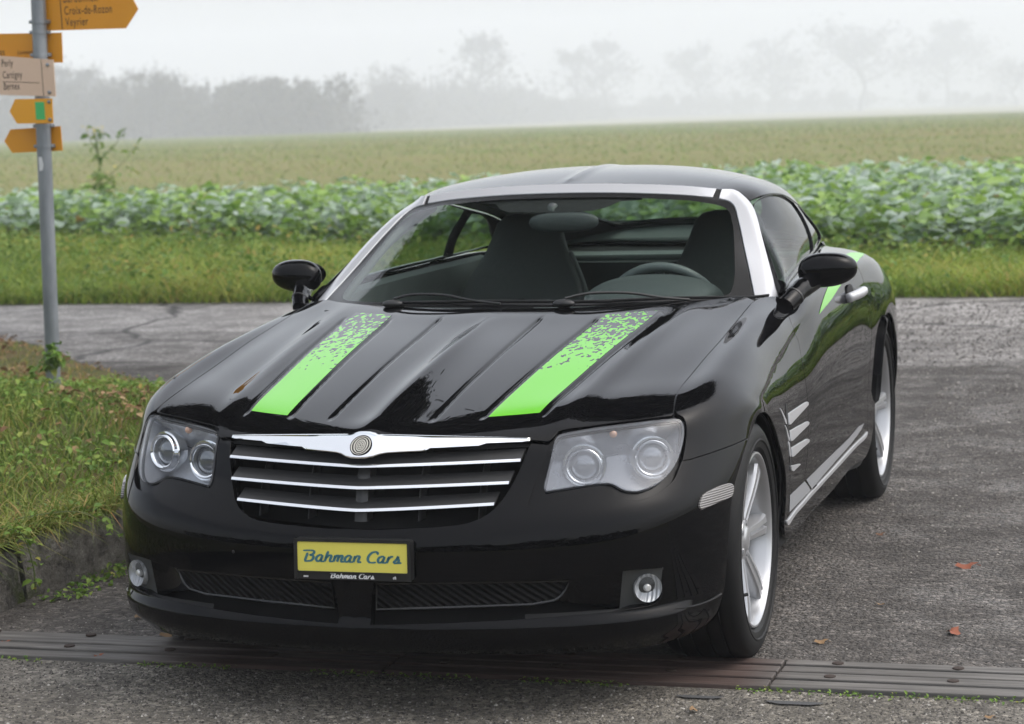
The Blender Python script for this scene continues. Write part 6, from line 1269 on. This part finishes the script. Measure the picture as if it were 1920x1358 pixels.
q = np.concatenate([np.c_[np.interp(RG.random(300), [0, 1], [-1.52, -1.42]) + RG.normal(size=300) * .02 + .05, RG.uniform(.3, 1.4, 300)]]); V, F, T = leaves(np.c_[q, RG.uniform(.006, .03, 300)], RG.uniform(.012, .03, 300), np.clip(RG.normal(.35, .2, 300), 0, 1))
tag(fast_mesh('kerb_weeds', V, F, WM, tint=T), 'low weeds in the gutter at the foot of the kerb', 'weeds', kind='stuff')
q = np.c_[RG.uniform(-1.4, 2.2, 900), -.385 + RG.normal(size=900) * .012]; V, F, T = leaves(np.c_[q, RG.uniform(.005, .012, 900)], RG.uniform(.006, .014, 900), np.clip(RG.normal(.4, .2, 900), 0, 1)); kk = clump(q * 1.7, 2.5, -.1)[1]
tag(fast_mesh('channel_moss', V[np.repeat(kk, 7)], F[:0] if False else np.concatenate([np.arange(kk.sum())[:, None] * 7 + np.array(p_) for p_ in ([0, 4, 1], [4, 2, 1], [4, 3, 2], [0, 5, 4], [4, 5, 6], [4, 6, 3])]), WM, tint=T[np.repeat(kk, 7)]), 'green moss along the edge of the drain channel', 'moss', kind='stuff')

# ---------------------------------------------------------------- fallen leaves
LEAFM = [mat('dry_leaf_rust', (.22, .065, .03), .75), mat('dry_leaf_tan', (.22, .135, .065), .8), mat('dry_leaf_brown', (.13, .065, .035), .8)]
def fallen(x, y, s, m, rz, label, z=.0):
    s *= .72
    bm = bmesh.new(); n = 10; c = [bm.verts.new((math.cos(t) * s * (1 + .28 * math.cos(5 * t)), math.sin(t) * s * .62 * (1 + .22 * math.sin(3 * t)), s * (.10 + .22 * math.cos(2 * t) + .12 * math.sin(t)) + .004)) for t in np.linspace(0, 2 * math.pi, n, endpoint=False)]; ce = bm.verts.new((0, 0, .004))
    for i in range(n): bm.faces.new((ce, c[i], c[(i + 1) % n]))
    tube(bm, [(s * 1.1, 0, s * .2), (s * 1.5, s * .1, s * .12)], s * .04, 4)
    o = bm_obj('fallen_leaf', bm, LEAFM[m], None, 80); o.location = (x, y, z + .008); o.rotation_euler = (0, 0, rz); tag(o, label, 'leaf', 'fallen leaves on the asphalt')
fallen(1.277, 1.169, .045, 0, .2, 'large rust red leaf on the asphalt right of the front wheel')
fallen(1.329, .29, .038, 0, 1.2, 'orange red curled leaf near the drain channel at the right')
fallen(-.865, -.063, .034, 1, .5, 'tan leaf lying on the drain channel under the front bumper')
fallen(-1.052, .125, .022, 1, 2.2, 'small tan leaf on the gravelly asphalt left of the bumper')
fallen(-.95, -.33, .020, 0, .9, 'small red leaf on the near slat of the drain at the left')
fallen(.948, 1.646, .022, 2, .4, 'small brown leaf on the asphalt beside the sill')
fallen(.795, -.605, .022, 1, 1.9, 'small tan leaf on the forecourt below the front wheel')
fallen(.99, .13, .026, 1, .3, 'tan leaf beside the front tyre close to the drain channel')
fallen(1.09, .60, .018, 1, 2.9, 'tiny ochre leaf on the lot beside the front wheel rim')
fallen(1.50, -.55, .016, 1, .1, 'tiny ochre leaf on the forecourt in the lower right corner')
fallen(1.45, 2.6, .030, 2, .8, 'brown leaf far right on the lot behind the rust red one')
fallen(-3.05, 5.1, .045, 1, .6, 'pale dry leaf at the back edge of the bank by the pole')
fallen(-1.30, -.22, .018, 0, .6, 'tiny red leaf on the drain at the left picture edge')
for x, y, s, lab in ((1.025, -.493, .066, 'dark tar patch on the forecourt, right of its twin'), (.782, -.475, .056, 'dark tar patch on the forecourt beside the drain, left of its twin')):
    bm = bmesh.new(); c = [bm.verts.new((x + s * math.cos(t) * (1 + .2 * math.sin(3 * t)), y + s * .30 * math.sin(t) * (1 + .3 * math.cos(2 * t)), .0095)) for t in np.linspace(0, 2 * math.pi, 24, endpoint=False)]; bm.faces.new(c); tag(bm_obj('tar_patch', bm, mat('tar', grey(.06), .8)), lab, 'tar patch', 'tar patches on the forecourt')

# ---------------------------------------------------------------- signpost
PX, PY, PZ = -3.481, 4.191, .2
post = tag(empty('signpost', (PX, PY, PZ)), 'grey metal signpost with yellow and cream arrow boards at the left', 'signpost')
GALV = mat('galvanised_steel', (.23, .25, .27), .45, .55); t = NT(GALV); co = t.coord('Object'); t.l(t.ramp(t.noise(t.coord('Object', (4, 4, 1)), 3.5, 6), [(.3, (.16, .175, .19)), (.6, (.26, .28, .30)), (.8, (.34, .355, .37))]), t.b.inputs['Base Color'])
bm = bmesh.new(); lathe(bm, [(-.1, .036), (2.3, .036)], 32, Matrix.Shear('XY', 4, (.020, 0)) @ Matrix.Rotation(-math.pi / 2, 4, 'Y')); bm_obj('pole', bm, GALV, post, 40)
bm = bmesh.new(); slab(bm, [(.010, 1.03), (.028, 1.035), (.034, 1.06), (.026, 1.10), (.009, 1.10)], -.0363, -.0366, Matrix()); bm_obj('sticker', bm, mat('torn_sticker', (.55, .56, .57), .7), post)
YEL = mat('sign_yellow', (.66, .28, .010), .5); t = NT(YEL); t.l(t.mix(t.noise(t.coord('Object'), 7, 5), (.70, .30, .012), (.60, .245, .010)), t.b.inputs['Base Color'])
CREAM = mat('sign_cream', (.70, .50, .36), .5); t = NT(CREAM); t.l(t.mix(t.noise(t.coord('Object'), 6, 5), (.68, .50, .38), (.58, .415, .30)), t.b.inputs['Base Color'])
BLACK = mat('sign_ink', grey(.012), .5)
def board(pts, dy, m, rz=0.):
    bm = bmesh.new(); M_ = Matrix.Rotation(rz, 4, 'Z'); P = [(x - PX, z - PZ) for x, z in pts]
    slab(bm, P, dy + .002, dy - .002, M_); o = bm_obj('sign_board', bm, m, post); return o, M_
def sign_text(txt, x, z, size, dy, b, xs=.66, name='lettering'):
    cu = bpy.data.curves.new('t', 'FONT'); cu.body = txt; cu.size = size; cu.space_character = 1.12; tmp = bpy.data.objects.new('t', cu); col_link(tmp)
    dg = bpy.context.evaluated_depsgraph_get(); me = bpy.data.meshes.new_from_object(tmp.evaluated_get(dg)); bpy.data.objects.remove(tmp); bpy.data.curves.remove(cu)
    o = bpy.data.objects.new(name, me); col_link(o); me.transform(Matrix.Translation((x - PX, dy - .0030, z - PZ)) @ Matrix.Rotation(math.pi / 2, 4, 'X') @ Matrix.Diagonal((xs, 1, 1, 1))); me.materials.clear(); me.materials.append(BLACK); o.parent = b; return o
def strip(x0, z0, x1, z1, w, dy, b):
    bm = bmesh.new(); d = Vector((x1 - x0, z1 - z0)).normalized(); n = (-d.y * w / 2, d.x * w / 2)
    slab(bm, [(x0 + n[0] - PX, z0 + n[1] - PZ), (x0 - n[0] - PX, z0 - n[1] - PZ), (x1 - n[0] - PX, z1 - n[1] - PZ), (x1 + n[0] - PX, z1 + n[1] - PZ)], dy - .0022, dy - .0030, Matrix()); bm_obj('rule_line', bm, BLACK, b)
def screw(x, z, dy, b):
    bm = bmesh.new(); lathe(bm, [(0, .009), (.004, .009), (.0065, .005), (.007, .0003)], 12, Matrix.Translation((x - PX, dy - .002, z - PZ)) @ Matrix.Rotation(-math.pi / 2, 4, 'Z')); bm_obj('screw', bm, GALV, b, 50)
DB, DF = .042, -.042
b, _ = board([(-3.46, 2.20), (-3.03, 2.19), (-2.932, 2.055 - .06), (-3.003, 1.906), (-3.46, 1.912)], DB, YEL); b['label'] = 'top yellow arrow board pointing right'
strip(-3.349, 2.19, -3.343, 1.913, .004, DB, b); sign_text('Bardonnex', -3.332, 2.043, .058, DB, b); sign_text('Croix-de-Rozon', -3.328, 1.985, .058, DB, b, .60); sign_text('Veyrier', -3.324, 1.930, .058, DB, b, .62)
b, _ = board([(-3.95, 1.915), (-3.352, 1.900), (-3.355, 1.755), (-3.95, 1.762), (-4.03, 1.84)], DB + .006, YEL); b['label'] = 'upper yellow board pointing left, behind the pole'
sign_text('Compesières', -3.852, 1.803, .050, DB + .006, b, .62); sign_text('(commanderie)', -3.598, 1.803, .032, DB + .006, b, .60)
b, _ = board([(-3.665, 1.800), (-3.357, 1.768), (-3.355, 1.590), (-3.655, 1.608), (-3.72, 1.70)], DF, CREAM); b['label'] = 'cream arrow board pointing left'
strip(-3.424, 1.774, -3.420, 1.594, .0022, DF, b); sign_text('Perly', -3.640, 1.745, .050, DF, b, .55); sign_text('Cartigny', -3.637, 1.688, .050, DF, b, .55); sign_text('Bernex', -3.636, 1.632, .050, DF, b, .55); strip(-3.640, 1.672, -3.440, 1.660, .0022, DF, b); screw(-3.390, 1.745, DF, b); screw(-3.388, 1.612, DF, b)
b, _ = board([(-3.578, 1.585), (-3.376, 1.582), (-3.378, 1.462), (-3.575, 1.466), (-3.612, 1.526)], DF, mat('sign_yellow_pale', (.70, .32, .018), .45)); b['label'] = 'small yellow arrow board with a green sticker'  # plain yellow, slightly paler than the other boards
bm = bmesh.new(); slab(bm, [(-3.470 - PX, 1.568 - PZ), (-3.420 - PX, 1.567 - PZ), (-3.419 - PX, 1.481 - PZ), (-3.469 - PX, 1.482 - PZ)], DF - .0022, DF - .0032, Matrix()); st_ = bm_obj('green_sticker', bm, mat('sticker_green', (.06, .42, .13), .35), b)
screw(-3.394, 1.566, DF, b); screw(-3.394, 1.480, DF, b)
b, _ = board([(-3.660, 1.438), (-3.384, 1.446), (-3.380, 1.326), (-3.656, 1.322), (-3.698, 1.381)], DB, YEL); b['label'] = 'lowest yellow arrow board, behind the pole'
for z in (1.955, 1.905, 1.795, 1.452, 1.352):
    bm = bmesh.new(); lathe(bm, [(-.009, .0365), (-.009, .0385), (.009, .0385), (.009, .0365)], 28, Matrix.Translation(((z - PZ) * .02, 0, z - PZ)) @ Matrix.Rotation(-math.pi / 2, 4, 'Y')); box(bm, (-.034 + (z - PZ) * .02, -.02, z - PZ), (.016, .016, .016), None, .002); box(bm, (.036 + (z - PZ) * .02, .02, z - PZ), (.014, .035, .018), None, .002); bm_obj('clamp', bm, CHROME if False else GALV, post, 40)

# ---------------------------------------------------------------- trees in the fog
BARK = mat('dark_bark', (.045, .040, .034), .9); TWIG = leaf_mat('bare_crown', [(0, (.030, .028, .022)), (.5, (.055, .050, .036)), (1, (.085, .078, .05))], .9, .15)
def far_tree(x, y, z, h, wid, label, cat, group, kind, seed, dens=1.0, name='bare_tree'):
    g = np.random.default_rng(seed); e = tag(empty(name, (x, y, z)), label, cat, group)
    bm = bmesh.new(); ends = []
    if kind == 'bush':
        for k in range(7):
            a = g.uniform(0, 6.28); r = wid * .35 * g.random(); tube(bm, catmull([(math.cos(a) * r * .3, math.sin(a) * r * .3, 0), (math.cos(a) * r * .7, math.sin(a) * r * .7, h * .4), (math.cos(a) * r * 1.3, math.sin(a) * r * 1.3, h * .85)], 3), np.linspace(h * .012, h * .003, 7), 5)
        bm_obj('trunk', bm, BARK, e)
        n = int(9500 * dens); c = []
        for k in range(12): c.append((g.normal() * wid * .26, g.normal() * wid * .22, h * g.uniform(.25, .78), g.uniform(.16, .30) * min(h, wid)))
        c = np.array(c); i = g.integers(0, len(c), n); d = g.normal(size=(n, 3)); d /= np.linalg.norm(d, axis=1, keepdims=True); r = np.minimum(g.random(n) ** .45 + np.abs(g.normal(size=n)) * .16, 1.9)
        C = c[i, :3] + d * (c[i, 3] * r)[:, None] * [1.15, 1.15, 1.0]; low = g.random(n) < .50; C[low, 2] = g.uniform(-.04, .55, low.sum()) * h; C[low, 0] = g.normal(size=low.sum()) * wid * .30; C[low, 1] = g.normal(size=low.sum()) * wid * .3
        sp_ = g.random(n) < .10; k_ = g.integers(0, 45, n)[sp_]; bx = g.normal(size=(45, 2)) * wid * .30; tz = h * g.uniform(.75, 1.10, 45); f_ = g.random(sp_.sum()); C[sp_] = np.c_[bx[k_] + g.normal(size=(sp_.sum(), 2)) * .012 * h, tz[k_] * (.55 + .45 * f_)]
        C[:, 2] = np.clip(C[:, 2], -.04 * h, None); sz = g.uniform(.022, .055, n) * h; sz[sp_] *= .45
    else:
        top = h * (.30 if kind == 'broad' else .42)
        tr = catmull([(0, 0, 0), (wid * .01, 0, top * .5), (wid * .02 * g.normal(), 0, top), (wid * .03 * g.normal(), 0, h * .62), (wid * .05 * g.normal(), 0, h * .92)], 4); rr_ = np.interp(tr[:, 2], [0, top * .25, top, h], [h * .034, h * .024, h * .019, h * .003]); tube(bm, tr, rr_, 7)
        for k in range(15):
            s0 = g.uniform(.75, 2.6) * top; s0 = min(s0, h * .85); p0 = np.array([np.interp(s0, tr[:, 2], tr[:, 0]), 0, s0]); a = k * 2.4 + g.normal() * .3; ln = (h - s0) * g.uniform(.45, .75) + wid * .12; up = g.uniform(.5, 1.1)
            dr = np.array([math.cos(a), math.sin(a), 0]); p1 = p0 + dr * ln * .35 + [0, 0, ln * .25 * up]; p2 = p0 + dr * min(ln * .75, wid * .52) + [0, 0, ln * .62 * up]
            br = catmull([p0, p1, p2], 4); tube(bm, br, np.linspace(h * .013, h * .0035, len(br)), 5); ends.append((br[-1], ln))
            for j in range(5):
                q0 = br[int(g.integers(3, len(br)))]; v = g.normal(size=3); v[2] = abs(v[2]) * .8; v /= np.linalg.norm(v); q1 = q0 + v * ln * g.uniform(.2, .4); tube(bm, [q0, (q0 + q1) / 2 + g.normal(size=3) * .03 * ln, q1], [h * .0065, h * .004, h * .002], 4); ends.append((q1, ln * .4)); ends.append(((q0 + q1) / 2, ln * .3))
        bm_obj('trunk', bm, BARK, e)
        n = int(4200 * dens); i = g.integers(0, len(ends), n); E_ = np.array([q[0] for q in ends])[i]; lr = np.array([q[1] for q in ends])[i]
        C = E_ + g.normal(size=(n, 3)) * (lr * .26)[:, None]; sz = g.uniform(.012, .034, n) * h
        cl = g.normal(size=(26, 3)); cl *= (g.random(26) ** .4 / np.linalg.norm(cl, axis=1))[:, None]; cl = cl * [wid * .44, wid * .40, h * .34] + [0, 0, h * .60]; k_ = g.random(n) < .30; i2 = g.integers(0, 26, k_.sum()); C[k_] = cl[i2] + g.normal(size=(k_.sum(), 3)) * np.array([wid * .085, wid * .085, h * .065])
    m = (C[:, 2] > -.1 * h); C = C[m]; sz = sz[m]
    n = len(C); a = g.normal(size=(n, 3)) * (sz * .62)[:, None]; b_ = g.normal(size=(n, 3)) * (sz * (.45 if kind == 'bush' else .24))[:, None]; V = np.stack([C - a, C + b_, C + a, C - b_], 1).reshape(-1, 3); F = np.arange(4 * n).reshape(n, 4); T = np.repeat(np.clip(g.normal(.45, .25, n), 0, 1), 4); fast_mesh('crown', V, F, TWIG, e, T); return e
# x, y, ground z, height, width, habit, seed, label, group, density, name, category
TREES = [
 (-284.9, 510.0, -6.1, 20.1, 33.7, 'broad', 100, 'grey misty bare tree behind the sign boards at the left edge', 'trees of the left wood', 1.2, 'bare_tree', 'tree'),
 (-296.1, 546.0, -6.64, 16.9, 28.4, 'bush', 101, 'grey misty bush just left of the pole', 'trees of the left wood', 1.2, 'bush', 'bush'),
 (-304.6, 582.0, -7.12, 22.4, 27.5, 'broad', 102, 'grey misty bare tree with tall bare tips just right of the pole', 'trees of the left wood', 1.2, 'bare_tree', 'tree'),
 (-268.8, 528.0, -6.37, 13.7, 24.9, 'bush', 103, 'grey misty bush low beside the tips right of the pole', 'trees of the left wood', 1.2, 'bush', 'bush'),
 (-279.8, 564.0, -6.91, 16.6, 26.6, 'bush', 104, 'grey misty bush rounded, second bush right of the pole', 'trees of the left wood', 1.2, 'bush', 'bush'),
 (-245.9, 510.0, -6.1, 17.6, 26.5, 'broad', 105, 'grey misty bare tree tall, above the yellow weed', 'trees of the left wood', 1.2, 'bare_tree', 'tree'),
 (-257.0, 546.0, -6.64, 14.2, 23.2, 'bush', 106, 'grey misty bush medium bush right of the tall one above the weed', 'trees of the left wood', 1.2, 'bush', 'bush'),
 (-267.4, 582.0, -7.12, 12.5, 24.7, 'bush', 107, 'grey misty bush low in the dip of the left wood', 'trees of the left wood', 1.2, 'bush', 'bush'),
 (-236.1, 528.0, -6.37, 12.2, 22.4, 'bush', 108, 'grey misty bush small, between the dip and the rounded pair', 'trees of the left wood', 1.2, 'bush', 'bush'),
 (-245.1, 564.0, -6.91, 15.4, 26.6, 'bush', 109, 'grey misty bush left of the rounded pair in the left wood', 'trees of the left wood', 1.2, 'bush', 'bush'),
 (-214.7, 510.0, -6.1, 14.2, 24.1, 'bush', 110, 'grey misty bush right of the rounded pair in the left wood', 'trees of the left wood', 1.2, 'bush', 'bush'),
 (-222.4, 546.0, -6.64, 14.1, 23.2, 'bush', 111, 'grey misty bush high bush near the right end of the left wood', 'trees of the left wood', 1.2, 'bush', 'bush'),
 (-230.4, 582.0, -7.12, 11.2, 19.2, 'bush', 112, 'grey misty bush last low bush before the gap in the wood', 'trees of the left wood', 1.2, 'bush', 'bush'),
 (-292.0, 760.0, -9.35, 10.2, 29.7, 'bush', 200, 'misty bush low in the gap between the woods', 'trees of the middle wood', 1.1, 'bush', 'bush'),
 (-299.6, 808.0, -9.98, 18.0, 31.5, 'bush', 201, 'misty bush first right of the gap', 'trees of the middle wood', 1.1, 'bush', 'bush'),
 (-307.2, 856.0, -10.61, 27.1, 33.4, 'broad', 202, 'misty bare tree slim, above the first bushes right of the gap', 'trees of the middle wood', 0.55, 'bare_tree', 'tree'),
 (-314.9, 904.0, -11.24, 17.8, 35.2, 'bush', 203, 'misty bush left of the tall slim tree in mid picture', 'trees of the middle wood', 1.1, 'bush', 'bush'),
 (-318.0, 952.0, -11.85, 25.8, 45.3, 'bush', 204, 'misty bush rounded, in the middle of the mid wood', 'trees of the middle wood', 1.1, 'bush', 'bush'),
 (-317.2, 1000.0, -12.44, 41.0, 47.6, 'tall', 205, 'misty bare tree tall and slim, above the car roof left end', 'trees of the middle wood', 0.55, 'bare_tree', 'tree'),
 (-319.0, 1048.0, -13.04, 22.6, 45.3, 'bush', 206, 'misty bush right of the tall slim tree', 'trees of the middle wood', 1.1, 'bush', 'bush'),
 (-318.3, 1096.0, -13.63, 17.2, 42.7, 'bush', 207, 'misty bush faint, above the windscreen centre', 'trees of the middle wood', 1.1, 'bush', 'bush'),
 (-317.8, 1144.0, -14.22, 14.7, 44.5, 'bush', 208, 'misty bush low and faint, above the windscreen', 'trees of the middle wood', 1.1, 'bush', 'bush'),
 (-320.7, 1192.0, -14.82, 38.8, 46.4, 'tall', 209, 'misty bare tree faint, forked left stem of the mid pair', 'trees of the middle wood', 0.55, 'bare_tree', 'tree'),
 (-318.1, 1240.0, -15.4, 45.0, 42.9, 'tall', 210, 'misty bare tree faint, right partner of the mid pair', 'trees of the middle wood', 0.55, 'bare_tree', 'tree'),
 (-332.1, 1288.0, -16.06, 16.7, 55.7, 'bush', 211, 'misty bush low and faint under the mid pair', 'trees of the middle wood', 1.1, 'bush', 'bush'),
 (-324.6, 1336.0, -16.62, 18.5, 57.7, 'bush', 212, 'misty bush low, left of the first field tree', 'trees of the middle wood', 1.1, 'bush', 'bush'),
 (-295.5, 1288.0, -15.21, 14.7, 52.5, 'bush', 300, 'faint, low bush left of the first field tree', 'trees beyond the right field', 0.7, 'bush', 'bush'),
 (-282.2, 1321.0, -15.58, 43.5, 63.6, 'broad', 301, 'pale round field tree, leftmost of the row', 'trees beyond the right field', 0.7, 'field_tree', 'tree'),
 (-268.2, 1355.0, -15.96, 17.1, 60.2, 'bush', 302, 'faint low bush between the first two field trees', 'trees beyond the right field', 0.7, 'bush', 'bush'),
 (-243.9, 1355.0, -15.89, 49.6, 60.2, 'broad', 303, 'pale slim field tree, second of the row', 'trees beyond the right field', 0.7, 'field_tree', 'tree'),
 (-225.7, 1411.0, -16.53, 18.4, 67.9, 'bush', 304, 'faint hedge bush left of the biggest field tree', 'trees beyond the right field', 0.7, 'bush', 'bush'),
 (-187.4, 1321.0, -15.32, 54.0, 93.0, 'broad', 305, 'biggest field tree with a visible trunk', 'trees beyond the right field', 0.7, 'field_tree', 'tree'),
 (1624.3, 1321.0, -13.55, -34.5, 78.3, 'broad', 306, 'dense field tree with an arch of light left of its trunk', 'trees beyond the right field', 1.2, 'field_tree', 'tree'),
 (-152.1, 1456.0, -16.89, 52.4, 80.9, 'tall', 307, 'faint tall field tree right of the dense one', 'trees beyond the right field', 1.2, 'field_tree', 'tree'),
 (-129.2, 1422.0, -16.41, 13.3, 73.7, 'bush', 308, 'faint bush right of the tall faint tree', 'trees beyond the right field', 0.7, 'bush', 'bush'),
 (-99.1, 1321.0, -15.08, 29.5, 63.6, 'broad', 309, 'pale tree cut by the right picture edge', 'trees beyond the right field', 0.7, 'field_tree', 'tree'),
]
for x, y, z, h, wd, kind, seed, label, group, dens, nm, cat in TREES:
    far_tree(x, y, z, h, wd, label, cat, group, kind, seed, dens, nm)

# ---------------------------------------------------------------- fog
HZ = bpy.data.materials.new('haze'); HZ.use_nodes = True; nt = HZ.node_tree; nt.nodes.clear(); out = nt.nodes.new('ShaderNodeOutputMaterial'); pv = nt.nodes.new('ShaderNodeVolumePrincipled')
pv.inputs['Color'].default_value = (.91, .935, .985, 1); pv.inputs['Density'].default_value = FOG; pv.inputs['Anisotropy'].default_value = 0.; nt.links.new(pv.outputs[0], out.inputs['Volume'])
bm = bmesh.new(); bmesh.ops.create_cube(bm, size=1, matrix=Matrix.Translation((0, 930, 22)) @ Matrix.Diagonal((3300, 2200, 96, 1))); hz = tag(bm_obj('haze', bm, HZ), kind='stuff')
